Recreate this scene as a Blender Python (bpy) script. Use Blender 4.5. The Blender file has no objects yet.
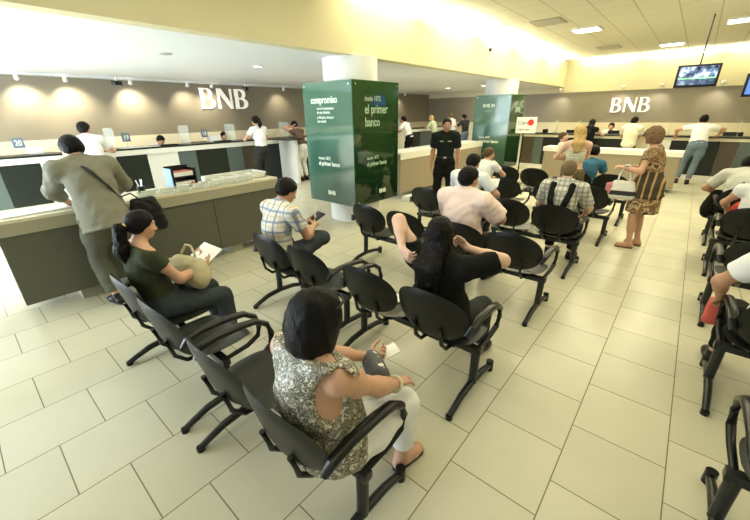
import bpy, bmesh, math, random
import numpy as np
from mathutils import Vector, Matrix, Euler

# ------------------------------------------------------------------ camera, world, exposure
scene = bpy.context.scene
COL = scene.collection
R = math.radians

cam = bpy.data.cameras.new('camera'); cam.sensor_width = 36.0; cam.sensor_fit = 'HORIZONTAL'
cam.lens = 36.0 * 352.66 / 750.0; cam.clip_start = 0.05; cam.clip_end = 200
camo = bpy.data.objects.new('camera', cam); COL.objects.link(camo)
def _cam_matrix(pitch, roll, yaw):
    cp, sp, cr, sr, cy, sy = math.cos(pitch), math.sin(pitch), math.cos(roll), math.sin(roll), math.cos(yaw), math.sin(yaw)
    return Matrix(((cy, -sy, 0), (sy, cy, 0), (0, 0, 1))) @ Matrix(((1, 0, 0), (0, sp, -cp), (0, cp, sp))) @ Matrix(((cr, -sr, 0), (sr, cr, 0), (0, 0, 1)))
_m = _cam_matrix(R(22.581), R(-0.9217), R(40.69)).to_4x4(); _m.translation = Vector((0, 0, 1.88))
camo.matrix_world = _m
scene.camera = camo

scene.view_settings.view_transform = 'Standard'; scene.view_settings.look = 'None'
scene.view_settings.gamma = 1.0; scene.view_settings.use_curve_mapping = False
scene.view_settings.exposure = 0.25

w = bpy.data.worlds.new('daylight'); scene.world = w; w.use_nodes = True
w.node_tree.nodes['Background'].inputs[0].default_value = (0.80, 0.90, 1.0, 1)
w.node_tree.nodes['Background'].inputs[1].default_value = 0.65

def area(name, loc, size, power, color=(1, 1, 1), rot=(0, 0, 0), sy=None):
    l = bpy.data.lights.new(name, 'AREA'); l.shape = 'RECTANGLE'; l.size = size; l.size_y = sy or size
    l.energy = power; l.color = color
    o = bpy.data.objects.new(name, l); o.location = loc; o.rotation_euler = rot; COL.objects.link(o); return o
def spot(name, loc, target, power, color=(1, .9, .7), ang=70, blend=.6):
    l = bpy.data.lights.new(name, 'SPOT'); l.energy = power; l.color = color; l.spot_size = R(ang); l.spot_blend = blend
    l.shadow_soft_size = .04
    o = bpy.data.objects.new(name, l); o.location = loc
    o.rotation_euler = (Vector(target) - Vector(loc)).to_track_quat('-Z', 'Y').to_euler(); COL.objects.link(o); return o
WARM = (1.0, .93, .66)
# ceiling fluorescents of the hall (warm white) and daylight from the glazed street front on the left, plus an added fill for the soffit
area('hall_light', (-1.6, 3.0, 3.55), 3.6, 95, WARM, sy=6)
area('hall_light', (-1.6, 10.5, 3.55), 4.0, 230, WARM, sy=7)
area('hall_light', (2.6, 7.0, 3.55), 3.0, 130, WARM, sy=8)
area('teller_light', (-7.6, 6.0, 2.68), 1.6, 75, (1, .95, .82), sy=9)
area('teller_light', (-7.6, 13.5, 2.68), 1.6, 80, (1, .93, .72), sy=6)
area('window_daylight', (-8.0, -3.6, 1.5), 6.5, 330, (.80, .90, 1), rot=(R(97), 0, R(0)), sy=2.6)

l_ = area('sunlit_entrance', (-7.6, -3.6, 2.5), 3.2, 260, (.95, .97, 1), rot=(R(38), 0, 0), sy=.8); l_.data.spread = R(50)
area('soffit_bounce_fill', (-8.0, -4.2, .7), 6.0, 470, (.72, .86, 1), rot=(R(122), 0, 0), sy=1.2)  # added upward fill, stands in for floor bounce onto the soffit

# ------------------------------------------------------------------ materials
_mats = {}
def mat(name, color=(.8, .8, .8), rough=.6, metal=0., spec=.5, noise=0., nscale=8., bump=0., bscale=60., emit=None, estr=1., alpha=1., trans=0., stretch=(1, 1, 1)):
    if name in _mats: return _mats[name]
    m = bpy.data.materials.new(name); m.use_nodes = True; nt = m.node_tree; b = nt.nodes['Principled BSDF']
    b.inputs['Base Color'].default_value = (*color, 1); b.inputs['Roughness'].default_value = rough
    b.inputs['Metallic'].default_value = metal; b.inputs['Specular IOR Level'].default_value = spec
    if alpha < 1: b.inputs['Alpha'].default_value = alpha
    if trans: b.inputs['Transmission Weight'].default_value = trans
    if emit: b.inputs['Emission Color'].default_value = (*emit, 1); b.inputs['Emission Strength'].default_value = estr
    tc = nt.nodes.new('ShaderNodeTexCoord'); mp = nt.nodes.new('ShaderNodeMapping'); mp.inputs['Scale'].default_value = stretch
    nt.links.new(tc.outputs['Object'], mp.inputs['Vector'])
    if noise or bump:
        n = nt.nodes.new('ShaderNodeTexNoise'); n.inputs['Scale'].default_value = nscale; n.inputs['Detail'].default_value = 4
        nt.links.new(mp.outputs[0], n.inputs['Vector'])
        if noise:
            mr = nt.nodes.new('ShaderNodeMapRange'); mr.inputs[3].default_value = 1 - noise; mr.inputs[4].default_value = 1 + noise
            nt.links.new(n.outputs[0], mr.inputs[0])
            vm = nt.nodes.new('ShaderNodeVectorMath'); vm.operation = 'SCALE'; vm.inputs[0].default_value = color
            nt.links.new(mr.outputs[0], vm.inputs['Scale']); nt.links.new(vm.outputs[0], b.inputs['Base Color'])
        if bump:
            n2 = nt.nodes.new('ShaderNodeTexNoise'); n2.inputs['Scale'].default_value = bscale; n2.inputs['Detail'].default_value = 3
            nt.links.new(mp.outputs[0], n2.inputs['Vector'])
            bp = nt.nodes.new('ShaderNodeBump'); bp.inputs['Strength'].default_value = bump; bp.inputs['Distance'].default_value = .01
            nt.links.new(n2.outputs[0], bp.inputs['Height']); nt.links.new(bp.outputs[0], b.inputs['Normal'])
    _mats[name] = m; return m

class NT:
    """small node-graph helper for the patterned materials"""
    def __init__(s, m): s.nt = m.node_tree; s.b = s.nt.nodes['Principled BSDF']
    def n(s, t, **k):
        x = s.nt.nodes.new(t)
        for a, v in k.items(): setattr(x, a, v)
        return x
    def l(s, a, b): s.nt.links.new(a, b)
    def math(s, op, a, b=None, c=None):
        x = s.n('ShaderNodeMath', operation=op)
        for i, v in enumerate((a, b, c)):
            if v is None: continue
            if isinstance(v, (int, float)): x.inputs[i].default_value = v
            else: s.l(v, x.inputs[i])
        return x.outputs[0]
    def mix(s, f, a, b, mode='MIX'):
        x = s.n('ShaderNodeMix', data_type='RGBA', blend_type=mode)
        for i, v in ((0, f), (6, a), (7, b)):
            if isinstance(v, (int, float)): x.inputs[i].default_value = v
            elif isinstance(v, tuple): x.inputs[i].default_value = (*v, 1)
            else: s.l(v, x.inputs[i])
        return x.outputs[2]
    def obj(s, scale=(1, 1, 1), rot=(0, 0, 0)):
        tc = s.n('ShaderNodeTexCoord'); mp = s.n('ShaderNodeMapping'); mp.inputs['Scale'].default_value = scale; mp.inputs['Rotation'].default_value = rot
        s.l(tc.outputs['Object'], mp.inputs['Vector']); return mp.outputs[0]

def floor_material():
    m = mat('floor_tiles', (.7, .68, .56), .22, spec=.45); g = NT(m)
    sp = g.n('ShaderNodeSeparateXYZ'); g.l(g.obj(), sp.inputs[0])
    T = .4863
    u = g.math('DIVIDE', g.math('ADD', sp.outputs[0], FX), FT)
    col = g.math('FLOOR', u)
    par = g.math('MODULO', g.math('ADD', col, 100.0), 2.0)
    v = g.math('ADD', g.math('DIVIDE', g.math('ADD', sp.outputs[1], FY), T), g.math('MULTIPLY', par, .5))
    def edge(x, wd):
        f = g.math('FRACT', x); d = g.math('MINIMUM', f, g.math('SUBTRACT', 1.0, f)); return g.math('LESS_THAN', d, wd)
    gr = g.math('MAXIMUM', edge(u, .0065), edge(v, .0065))
    cell = g.n('ShaderNodeCombineXYZ'); g.l(col, cell.inputs[0]); g.l(g.math('FLOOR', v), cell.inputs[1])
    wn = g.n('ShaderNodeTexWhiteNoise', noise_dimensions='2D'); g.l(cell.outputs[0], wn.inputs['Vector'])
    ns = g.n('ShaderNodeTexNoise'); ns.inputs['Scale'].default_value = 2.2; ns.inputs['Detail'].default_value = 5; g.l(g.obj(), ns.inputs['Vector'])
    k = g.math('ADD', g.math('MULTIPLY', wn.outputs[0], .35), g.math('MULTIPLY', ns.outputs[0], .65))
    tile = g.mix(k, (.52, .495, .355), (.66, .63, .475))
    g.l(g.mix(gr, tile, (.17, .15, .07)), g.b.inputs['Base Color'])
    g.l(g.math('ADD', g.math('MULTIPLY', gr, .5), .24), g.b.inputs['Roughness'])
    return m
FT, FX, FY = .4796, -.333, .082

SKIN = dict(skin_brown=(.48, .26, .155), skin_tan=(.58, .33, .21), skin_light=(.70, .45, .32))
def skin(k='skin_brown'): return mat(k, SKIN[k], .5, noise=.06, nscale=12)
def cloth(name, color, **k):
    k.setdefault('spec', .10); k.setdefault('rough', .85); k.setdefault('noise', .08); k.setdefault('nscale', 9); k.setdefault('bump', .6); k.setdefault('bscale', 12)
    return mat(name, color, **k)
def stripes_material(name, base, layers, rough=.85):
    """layers: (axis, period, duty, offset, colour, strength)"""
    m = mat(name, base, rough); g = NT(m)
    sp = g.n('ShaderNodeSeparateXYZ'); g.l(g.obj(), sp.inputs[0]); c = base
    for ax, per, duty, off, colr, st in layers:
        f = g.math('FRACT', g.math('DIVIDE', g.math('ADD', sp.outputs[ax], off + 10 * per), per))
        c = g.mix(g.math('MULTIPLY', g.math('LESS_THAN', f, duty), st), c, colr)
    g.l(c, g.b.inputs['Base Color']); return m
def blotch_material(name, cols, scale=9., rough=.8, metal=0.):
    m = mat(name, cols[0], rough, metal); g = NT(m)
    ns = g.n('ShaderNodeTexNoise'); ns.inputs['Scale'].default_value = scale; ns.inputs['Detail'].default_value = 3; g.l(g.obj(), ns.inputs['Vector'])
    r = g.n('ShaderNodeValToRGB'); r.color_ramp.interpolation = 'CONSTANT'
    n = len(cols)
    while len(r.color_ramp.elements) < n: r.color_ramp.elements.new(.5)
    for i, e in enumerate(r.color_ramp.elements):
        e.position = 0 if i == 0 else .36 + .28 * (i - 1) / max(1, n - 2); e.color = (*cols[i], 1)
    g.l(ns.outputs[0], r.inputs[0]); g.l(r.outputs[0], g.b.inputs['Base Color']); return m

# ------------------------------------------------------------------ mesh helpers
class MB:
    def __init__(s): s.v = []; s.f = []
    def add(s, vs, fs):
        o = len(s.v); s.v += [tuple(v) for v in vs]; s.f += [tuple(i + o for i in f) for f in fs]; return s
    def bm(s, b): 
        b.verts.index_update(); return s.add([v.co[:] for v in b.verts], [[v.index for v in f.verts] for f in b.faces])
    def box(s, c, d, bev=0., rot=None):
        b = bmesh.new(); bmesh.ops.create_cube(b, size=1)
        for v in b.verts: v.co = Vector((v.co.x * d[0], v.co.y * d[1], v.co.z * d[2]))
        if bev: bmesh.ops.bevel(b, geom=b.edges[:], offset=bev, segments=2, affect='EDGES', profile=.7)
        if rot: bmesh.ops.rotate(b, verts=b.verts, cent=(0, 0, 0), matrix=Euler(rot).to_matrix())
        bmesh.ops.translate(b, verts=b.verts, vec=c); s.bm(b); b.free(); return s
    def b2(s, a, b, bev=0.):
        return s.box([(a[i] + b[i]) / 2 for i in range(3)], [abs(b[i] - a[i]) for i in range(3)], bev)
    def cyl(s, a, b, r, n=20, r2=None):
        return s.tube([a, b], [r, r if r2 is None else r2], n)
    def tube(s, pts, r, n=12, flat=1.0, up=(0, 0, 1)):
        pts = [Vector(p) for p in pts]; rr = r if isinstance(r, (list, tuple)) else [r] * len(pts); vs = []
        for i, p in enumerate(pts):
            t = (pts[min(i + 1, len(pts) - 1)] - pts[max(i - 1, 0)]).normalized(); u = Vector(up)
            if abs(t.dot(u)) > .97: u = Vector((1, 0, 0)) if abs(up[0]) < .9 else Vector((0, 1, 0))
            a = t.cross(u).normalized(); bb = a.cross(t).normalized()
            for k in range(n):
                an = 2 * math.pi * k / n; vs.append(p + a * math.cos(an) * rr[i] + bb * math.sin(an) * rr[i] * flat)
        m = len(pts); fs = [(i * n + k, i * n + (k + 1) % n, (i + 1) * n + (k + 1) % n, (i + 1) * n + k) for i in range(m - 1) for k in range(n)]
        fs += [tuple(reversed(range(n))), tuple(range((m - 1) * n, m * n))]; return s.add(vs, fs)
    def ball(s, c, r, n=16, m=10):
        r = r if isinstance(r, (list, tuple)) else (r, r, r); vs = [(c[0], c[1], c[2] - r[2])]
        for j in range(1, m):
            ph = math.pi * j / m - math.pi / 2
            for i in range(n): th = 2 * math.pi * i / n; vs.append((c[0] + r[0] * math.cos(ph) * math.cos(th), c[1] + r[1] * math.cos(ph) * math.sin(th), c[2] + r[2] * math.sin(ph)))
        vs.append((c[0], c[1], c[2] + r[2])); L = len(vs) - 1
        fs = [(0, 1 + (i + 1) % n, 1 + i) for i in range(n)]
        for j in range(m - 2): fs += [(1 + j * n + i, 1 + j * n + (i + 1) % n, 1 + (j + 1) * n + (i + 1) % n, 1 + (j + 1) * n + i) for i in range(n)]
        fs += [(1 + (m - 2) * n + i, 1 + (m - 2) * n + (i + 1) % n, L) for i in range(n)]; return s.add(vs, fs)
    def shell(s, fn, thick, rings=7, n=36):
        """closed lens-like shell; fn(rho, theta) -> (point, normal)"""
        vs = []
        for side in (1, -1):
            for j in range(rings + 1):
                rho = j / rings
                for i in range(n):
                    p, nn = fn(rho, 2 * math.pi * i / n); e = thick / 2 * (1 - .75 * rho ** 6) if j < rings else 0
                    vs.append(Vector(p) + Vector(nn) * side * e)
        fs = []; B = (rings + 1) * n
        for j in range(rings):
            for i in range(n):
                k = (i + 1) % n; a, b, c, d = j * n + i, j * n + k, (j + 1) * n + k, (j + 1) * n + i
                fs.append((a, d, c, b)); fs.append((B + a, B + b, B + c, B + d))
        s.add(vs, fs); return s
    def build(s, name, m, parent=None, smooth=True, ang=40, loc=None, weld=True):
        me = bpy.data.meshes.new(name); b = bmesh.new(); vv = [b.verts.new(v) for v in s.v]
        for f in s.f:
            try: b.faces.new([vv[i] for i in f])
            except ValueError: pass
        if weld: bmesh.ops.remove_doubles(b, verts=b.verts, dist=1e-5)
        bmesh.ops.recalc_face_normals(b, faces=b.faces); b.to_mesh(me); b.free()
        me.materials.append(m)
        if smooth: me.shade_smooth(); me.set_sharp_from_angle(angle=R(ang))
        o = bpy.data.objects.new(name, me); COL.objects.link(o)
        if parent: o.parent = parent
        if loc: o.location = loc
        return o

def tag(o, label=None, cat=None, group=None, kind=None):
    if label: o['label'] = label
    if cat: o['category'] = cat
    if group: o['group'] = group
    if kind: o['kind'] = kind
    return o
def empty(name, loc=(0, 0, 0), rz=0., label=None, cat=None, group=None):
    o = bpy.data.objects.new(name, None); o.empty_display_size = .1; o.location = loc; o.rotation_euler.z = rz; COL.objects.link(o); return tag(o, label, cat, group)
def struct(name, mb, m, **k):
    o = mb.build(name, m, **k); o['kind'] = 'structure'; return o
def kids(o): return [c for c in list(bpy.data.objects) if c.parent == o]
def copy_tree(o, parent=None):
    c = o.copy(); COL.objects.link(c); c.parent = parent
    for k in kids(o): copy_tree(k, c)
    return c
def text_mesh(name, body, m, size, parent=None, loc=(0, 0, 0), rot=(0, 0, 0), extrude=.002, off=0., align='LEFT', sx=1.0):
    cu = bpy.data.curves.new(name, 'FONT'); cu.body = body; cu.size = size; cu.extrude = extrude; cu.offset = off; cu.align_x = align; cu.resolution_u = 4
    o = bpy.data.objects.new(name, cu); COL.objects.link(o); dg = bpy.context.evaluated_depsgraph_get()
    me = bpy.data.meshes.new_from_object(o.evaluated_get(dg)); bpy.data.objects.remove(o); me.materials.clear(); me.materials.append(m)
    r = bpy.data.objects.new(name, me); COL.objects.link(r); r.parent = parent; r.location = loc; r.rotation_euler = rot; r.scale = (sx, 1, 1); return r

# ------------------------------------------------------------------ implicit-surface bodies
def V(*a): return np.array(a, float)
def rotx(a): c, s = math.cos(a), math.sin(a); return np.array(((1, 0, 0), (0, c, -s), (0, s, c)))
def roty(a): c, s = math.cos(a), math.sin(a); return np.array(((c, 0, s), (0, 1, 0), (-s, 0, c)))
def rotz(a): c, s = math.cos(a), math.sin(a); return np.array(((c, -s, 0), (s, c, 0), (0, 0, 1)))
def cap(a, b, ra, rb, k=.02, cut0=False, cut1=False, sub=False):
    return dict(t='c', a=np.array(a, float), b=np.array(b, float), ra=ra, rb=rb, k=k, cut0=cut0, cut1=cut1, sub=sub)
def ell(c, r, M=None, k=.03, sub=False, plane=None):
    return dict(t='e', c=np.array(c, float), r=np.array(r, float), M=np.eye(3) if M is None else M, k=k, sub=sub, plane=plane)
def pl(p, n, sub=True): return dict(t='p', p=np.array(p, float), n=np.array(n, float) / np.linalg.norm(n), sub=True, k=0)
def inflate(ps, t):
    out = []
    for p in ps:
        q = dict(p)
        if q['t'] == 'c': q['ra'] = q['ra'] + t; q['rb'] = q['rb'] + t
        elif q['t'] == 'e': q['r'] = q['r'] + t
        out.append(q)
    return out
def bounds(p):
    if p['t'] == 'c':
        lo = np.minimum(p['a'] - p['ra'], p['b'] - p['rb']); hi = np.maximum(p['a'] + p['ra'], p['b'] + p['rb'])
    else:
        e = np.sqrt(((p['M'] * p['r']) ** 2).sum(1)); lo, hi = p['c'] - e, p['c'] + e
    return lo, hi
def polygonize(prims, vox, wrinkle=0., seed=0, fine=1.):
    pos = [p for p in prims if not p['sub']]
    B = [bounds(p) for p in pos]; lo = np.min([b[0] for b in B], 0) - 3 * vox; hi = np.max([b[1] for b in B], 0) + 3 * vox
    N = np.ceil((hi - lo) / vox).astype(int) + 1
    D = np.full(N, .2, np.float32); ax = [lo[i] + vox * np.arange(N[i]) for i in range(3)]
    for p in prims:
        if p['t'] == 'p':
            d = (ax[0][:, None, None] - p['p'][0]) * p['n'][0] + (ax[1][None, :, None] - p['p'][1]) * p['n'][1] + (ax[2][None, None, :] - p['p'][2]) * p['n'][2]
            D = np.maximum(D, d).astype(np.float32); continue
        l, h = bounds(p); mg = p['k'] + 2.5 * vox
        i0 = np.clip(np.floor((l - mg - lo) / vox).astype(int), 0, N); i1 = np.clip(np.ceil((h + mg - lo) / vox).astype(int) + 1, 0, N)
        if (i1 <= i0).any(): continue
        X = (ax[0][i0[0]:i1[0]])[:, None, None]; Y = (ax[1][i0[1]:i1[1]])[None, :, None]; Z = (ax[2][i0[2]:i1[2]])[None, None, :]
        if p['t'] == 'c':
            a, b = p['a'], p['b']; ab = b - a; L2 = max(ab @ ab, 1e-9); L = math.sqrt(L2)
            h0 = ((X - a[0]) * ab[0] + (Y - a[1]) * ab[1] + (Z - a[2]) * ab[2]) / L2; hh = np.clip(h0, 0, 1)
            d = np.sqrt((X - a[0] - hh * ab[0]) ** 2 + (Y - a[1] - hh * ab[1]) ** 2 + (Z - a[2] - hh * ab[2]) ** 2) - (p['ra'] + (p['rb'] - p['ra']) * hh)
            if p['cut1']: d = np.maximum(d, (h0 - 1) * L)
            if p['cut0']: d = np.maximum(d, -h0 * L)
        else:
            c, r, M = p['c'], p['r'], p['M']
            q = [((X - c[0]) * M[0, i] + (Y - c[1]) * M[1, i] + (Z - c[2]) * M[2, i]) / r[i] for i in range(3)]
            k0 = np.sqrt(q[0] ** 2 + q[1] ** 2 + q[2] ** 2); k1 = np.sqrt((q[0] / r[0]) ** 2 + (q[1] / r[1]) ** 2 + (q[2] / r[2]) ** 2) + 1e-9
            d = k0 * (k0 - 1) / k1
            if p['plane'] is not None:
                pp, nn = p['plane']; d = np.maximum(d, (X - pp[0]) * nn[0] + (Y - pp[1]) * nn[1] + (Z - pp[2]) * nn[2])
        S = tuple(slice(i0[i], i1[i]) for i in range(3)); A = D[S]
        if p['sub']: D[S] = np.maximum(A, -d)
        else:
            k = max(p['k'], 1e-5); hk = np.maximum(k - np.abs(A - d), 0) / k; D[S] = np.minimum(A, d) - hk * hk * k * .25
    if wrinkle:
        X, Y, Z = ax[0][:, None, None] * fine, ax[1][None, :, None] * fine, ax[2][None, None, :] * (fine if fine < 2 else fine * .45)
        D = D + (wrinkle * (np.sin(X * 31 + 3 * np.sin(Z * 17 + seed)) * np.sin(Z * 37 + 2.5 * np.sin(Y * 19 + X * 11 + seed)) + .6 * np.sin(Y * 43 + Z * 23 + 2 * np.sin(X * 29)))).astype(np.float32)
    s = D < 0
    c = [s[i:N[0] - 1 + i, j:N[1] - 1 + j, k:N[2] - 1 + k] for i in (0, 1) for j in (0, 1) for k in (0, 1)]
    cnt = sum(x.astype(np.int8) for x in c); cell = (cnt > 0) & (cnt < 8); idx = np.argwhere(cell)
    vid = np.full(cell.shape, -1, np.int64); vid[cell] = np.arange(len(idx))
    acc = np.zeros((len(idx), 3)); num = np.zeros(len(idx))
    for axis in range(3):
        o = [i for i in range(3) if i != axis]
        for u in (0, 1):
            for v in (0, 1):
                d0 = np.zeros(3, int); d0[o[0]] = u; d0[o[1]] = v; d1 = d0.copy(); d1[axis] = 1
                p0, p1 = idx + d0, idx + d1; a = D[tuple(p0.T)]; b = D[tuple(p1.T)]; m = (a < 0) != (b < 0)
                t = np.where(m, a / np.where(m, a - b, 1), 0); pt = p0 + t[:, None] * (p1 - p0); acc[m] += pt[m]; num[m] += 1
    verts = lo + vox * acc / num[:, None]
    faces = []
    for axis in range(3):
        o = [i for i in range(3) if i != axis]
        sl0 = [slice(1, -1)] * 3; sl1 = [slice(1, -1)] * 3; sl0[axis] = slice(0, N[axis] - 1); sl1[axis] = slice(1, N[axis])
        a, b = s[tuple(sl0)], s[tuple(sl1)]; e = np.argwhere(a != b); off = np.ones(3, int); off[axis] = 0; sg = a[tuple(e.T)]; e = e + off
        q = []
        for (u, v) in ((0, 0), (1, 0), (1, 1), (0, 1)):
            g = e.copy(); g[:, o[0]] -= u; g[:, o[1]] -= v; q.append(vid[tuple(g.T)])
        q = np.array(q).T; flip = sg if axis != 1 else ~sg; q[flip] = q[flip][:, ::-1]; faces.append(q)
    faces = np.concatenate(faces); faces = faces[(faces >= 0).all(1)]
    return verts, faces
def sdf_obj(name, prims, m, parent=None, vox=.008, wrinkle=0., seed=0, relax=1, fine=1.):
    v, f = polygonize(prims, vox, wrinkle, seed, fine)
    for _ in range(relax):      # one light smoothing pass
        e = np.concatenate([f[:, [0, 1]], f[:, [1, 2]], f[:, [2, 3]], f[:, [3, 0]]]); acc = np.zeros_like(v); n = np.zeros(len(v))
        for a, b in ((0, 1), (1, 0)):
            for k in range(3): acc[:, k] += np.bincount(e[:, a], v[e[:, b], k], len(v))
            n += np.bincount(e[:, a], minlength=len(v))
        v = .5 * v + .5 * acc / np.maximum(n, 1)[:, None]
    me = bpy.data.meshes.new(name); me.vertices.add(len(v)); me.vertices.foreach_set('co', v.astype(np.float32).ravel())
    me.loops.add(f.size); me.loops.foreach_set('vertex_index', f.astype(np.int32).ravel()); me.polygons.add(len(f))
    me.polygons.foreach_set('loop_start', np.arange(0, f.size, 4, dtype=np.int32)); me.update(calc_edges=True)
    me.materials.append(m); me.shade_smooth()
    o = bpy.data.objects.new(name, me); COL.objects.link(o)
    if parent: o.parent = parent
    return o

def ik(a, t, l1, l2, hint):
    a, t, hint = map(lambda x: np.array(x, float), (a, t, hint)); d = t - a; L = np.linalg.norm(d); L2 = min(L, (l1 + l2) * .995); L2 = max(L2, abs(l1 - l2) * 1.05)
    u = d / L; t = a + u * L2; x = (l1 * l1 - l2 * l2 + L2 * L2) / (2 * L2); h = math.sqrt(max(l1 * l1 - x * x, 0))
    p = hint - (hint @ u) * u; p /= np.linalg.norm(p) + 1e-9; return a + u * x + p * h, t
def unit(v): v = np.array(v, float); return v / (np.linalg.norm(v) + 1e-9)

def hand_prims(wr, d, n, s, side, curl=.5, t=0., spread=0., vox=.008):
    """wr wrist, d pointing direction, n palm normal (the way the palm looks), side +1 right / -1 left"""
    d = unit(d); n = unit(n - (n @ d) * d); u = np.cross(d, n) * side      # towards the thumb
    P = []; fr = max(.0086 * s, vox * .95)
    kn = []
    for i, (o, l) in enumerate(((.030, .070), (.010, .078), (-.010, .074), (-.029, .058))):
        k = wr + d * (.088 - abs(i - 1) * .004) * s + u * o * s; kn.append((k, l * s, o))
        P.append(cap(wr + u * o * .45 * s + d * .012, k, .0145 * s, .0115 * s, .016))
    for i, (k, l, o) in enumerate(kn):
        dd = unit(d + u * o * spread * 14); p = k; ang = 0
        for j, fl in enumerate((.44, .31, .25)):
            ang += curl * (1.0, 1.1, .8)[j] * (1 + .12 * i); q = p + (dd * math.cos(ang) + n * math.sin(ang)) * l * fl
            P.append(cap(p, q, fr * (1 - .06 * j), fr * (.94 - .06 * j), .004)); p = q
    a = wr + d * .02 * s + u * .02 * s; b = a + (u * .75 + d * .62 + n * .30) * .045 * s; c = b + (u * .35 + d * .85 + n * .45) * .032 * s; e = c + (u * .05 + d * .85 + n * (.4 + .5 * curl)) * .026 * s
    P += [cap(a, b, .0145 * s, .0115 * s, .012), cap(b, c, .0105 * s, .0098 * s, .004), cap(c, e, .0098 * s, .0085 * s, .004)]
    return P

def human(label, loc, rz, H=1.70, hz=None, lean=0., side=0., hunch=8., twist=0., head=(0, 0, 0), girth=1., fem=False,
          arms=None, legs=None, skn='skin_brown', top=None, bottom=None, shoes=None, hair=None, vox=.009, face=True, group=None, belt=None):
    s = H / 1.70; G = girth; sit = hz is not None and hz < .7
    P = V(0, 0, hz if hz is not None else .93 * s)
    Rt = rotz(R(twist)) @ roty(R(side)) @ rotx(-R(lean)); Ru = rotz(R(twist)) @ roty(R(side)) @ rotx(-R(lean + hunch))
    W = P + Rt @ V(0, 0, .13) * s; C = P + Rt @ V(0, 0, .29) * s; N = C + Ru @ V(0, 0, .225) * s
    Mt = Rt; sw = (.165 if fem else .185) * (.6 + .4 * G)
    hd = rotz(R(head[0] + twist)) @ rotx(-R(head[1])) @ roty(R(head[2]))
    nt = N + (Ru @ V(0, .012, .075)) * s; hc = nt + hd @ V(0, .022, .085) * s
    def torso(k=.05):
        wx = (.128 if fem else .140) * G; cx = (.140 if fem else .155) * (.5 + .5 * G); px = (.168 if fem else .155) * G
        q = [ell(P, V(px, .120 * G, .115) * s, Mt, k), ell(W, V(wx, .100 * G, .14) * s, Mt, k), ell(C, V(cx, .112 * (.5 + .5 * G), .16) * s, Mt, k),
             ell(C + Ru @ V(0, -.005, .12) * s, V(cx * 1.02, .095, .085) * s, Ru, k)]
        if fem: q += [ell(C + Mt @ V(x, .085, .02) * s, V(.062, .055, .06) * s, Mt, .03) for x in (-.07, .07)]
        if G > 1.12: q += [ell(W + Mt @ V(0, .05, -.02) * s, V(.13, .10, .12) * s * G, Mt, k)]
        return q
    sh = [N + Ru @ V(x * sw, 0, -.045) * s for x in (1, -1)]
    yoke = [cap(sh[0] + Ru @ V(-.02, 0, 0), sh[1] + Ru @ V(.02, 0, 0), .055 * s, .055 * s, .05), cap(N + Ru @ V(.035, -.01, .02) * s, sh[0], .040 * s, .045 * s, .05), cap(N + Ru @ V(-.035, -.01, .02) * s, sh[1], .040 * s, .045 * s, .05)]
    # arms
    aP = []; J = []
    if arms is None: arms = [dict(w=(.27, .05, P[2] - .08)), dict(w=(-.27, .05, P[2] - .08))]
    for i, sd in enumerate((1, -1)):
        A = arms[i]; el, wr = ik(sh[i], A['w'], .285 * s, .245 * s, A.get('e', (sd * .4, -.6, -.5)))
        g = (.5 + .5 * G) * (.88 if fem else 1.0) * s; fd = A.get('d'); fd = unit(wr - el) if fd is None else unit(fd)
        pn = np.array(A.get('n', (-sd, 0, 0)), float)
        up = [cap(sh[i], el, .052 * g, .040 * g, .03), ell(sh[i] + (el - sh[i]) * .35, V(.047, .047, .07) * g, None, .03)]
        fo = [cap(el, wr, .040 * g, .026 * g, .02), cap(el, el + (wr - el) * .4, .040 * g, .036 * g, .03)]
        ha = hand_prims(wr, fd, pn, s * (.92 if fem else 1), sd, A.get('c', .35), 0, A.get('sp', .0), vox)
        aP += up + fo + ha; J.append((sh[i], el, wr, up, fo, g))
    # legs
    lP = []; LJ = []
    if legs is None: legs = [dict(a=(.11, 0, .085 * s)), dict(a=(-.11, -.02, .085 * s))]
    for i, sd in enumerate((1, -1)):
        A = legs[i]; hp = P + Rt @ V(sd * .092 * (.6 + .4 * G), 0, -.035) * s if not sit else P + V(sd * .095 * (.6 + .4 * G), .02, -.02) * s
        kn, an = ik(hp, A['a'], .425 * s, .415 * s, A.get('k', (sd * .1, 1, .15))); g = (.55 + .45 * G) * s
        f = unit(A.get('f', (sd * .18, 1, 0))); toe = an + np.array(f) * .135 * s
        ph = A.get('ph', 0.)                                     # heel raised
        toe = V(toe[0], toe[1], toe[2] - .05 * s - ph) if 'tz' not in A else V(toe[0], toe[1], A['tz'])
        heel = an - np.array(f) * .035 * s + V(0, 0, -.045 * s)
        th = [cap(hp, kn, .088 * g, .056 * g, .04), ell((hp * .62 + kn * .38), V(.085, .085, .085) * g, None, .06)]
        ca = [cap(kn, an, .053 * g, .036 * g, .03), cap(kn + (an - kn) * .18, kn + (an - kn) * .5, .054 * g, .046 * g, .04)]
        ft = [cap(heel, toe, .036 * s, .030 * s, .03), cap(an, heel + (toe - heel) * .45, .034 * s, .032 * s, .03), cap(toe - (toe - heel) * .22, toe + V(0, 0, -.004), .036 * s, .026 * s, .03)]
        lP += th + ca + ft; LJ.append((hp, kn, an, th, ca, ft, heel, toe, g))
    hs = s * (.94 if fem else 1.0)
    def H3(x, y, z): return hc + hd @ V(x, y, z) * hs
    def he(c, r, k=.02, sub=False): return ell(H3(*c), V(*r) * hs, hd, k, sub)
    neck = [cap(N + Ru @ V(0, 0, -.03) * s, hc + hd @ V(0, -.018, -.045) * hs, (.050 if fem else .058) * s * (.7 + .3 * G), (.046 if fem else .054) * s, .035)]
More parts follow.
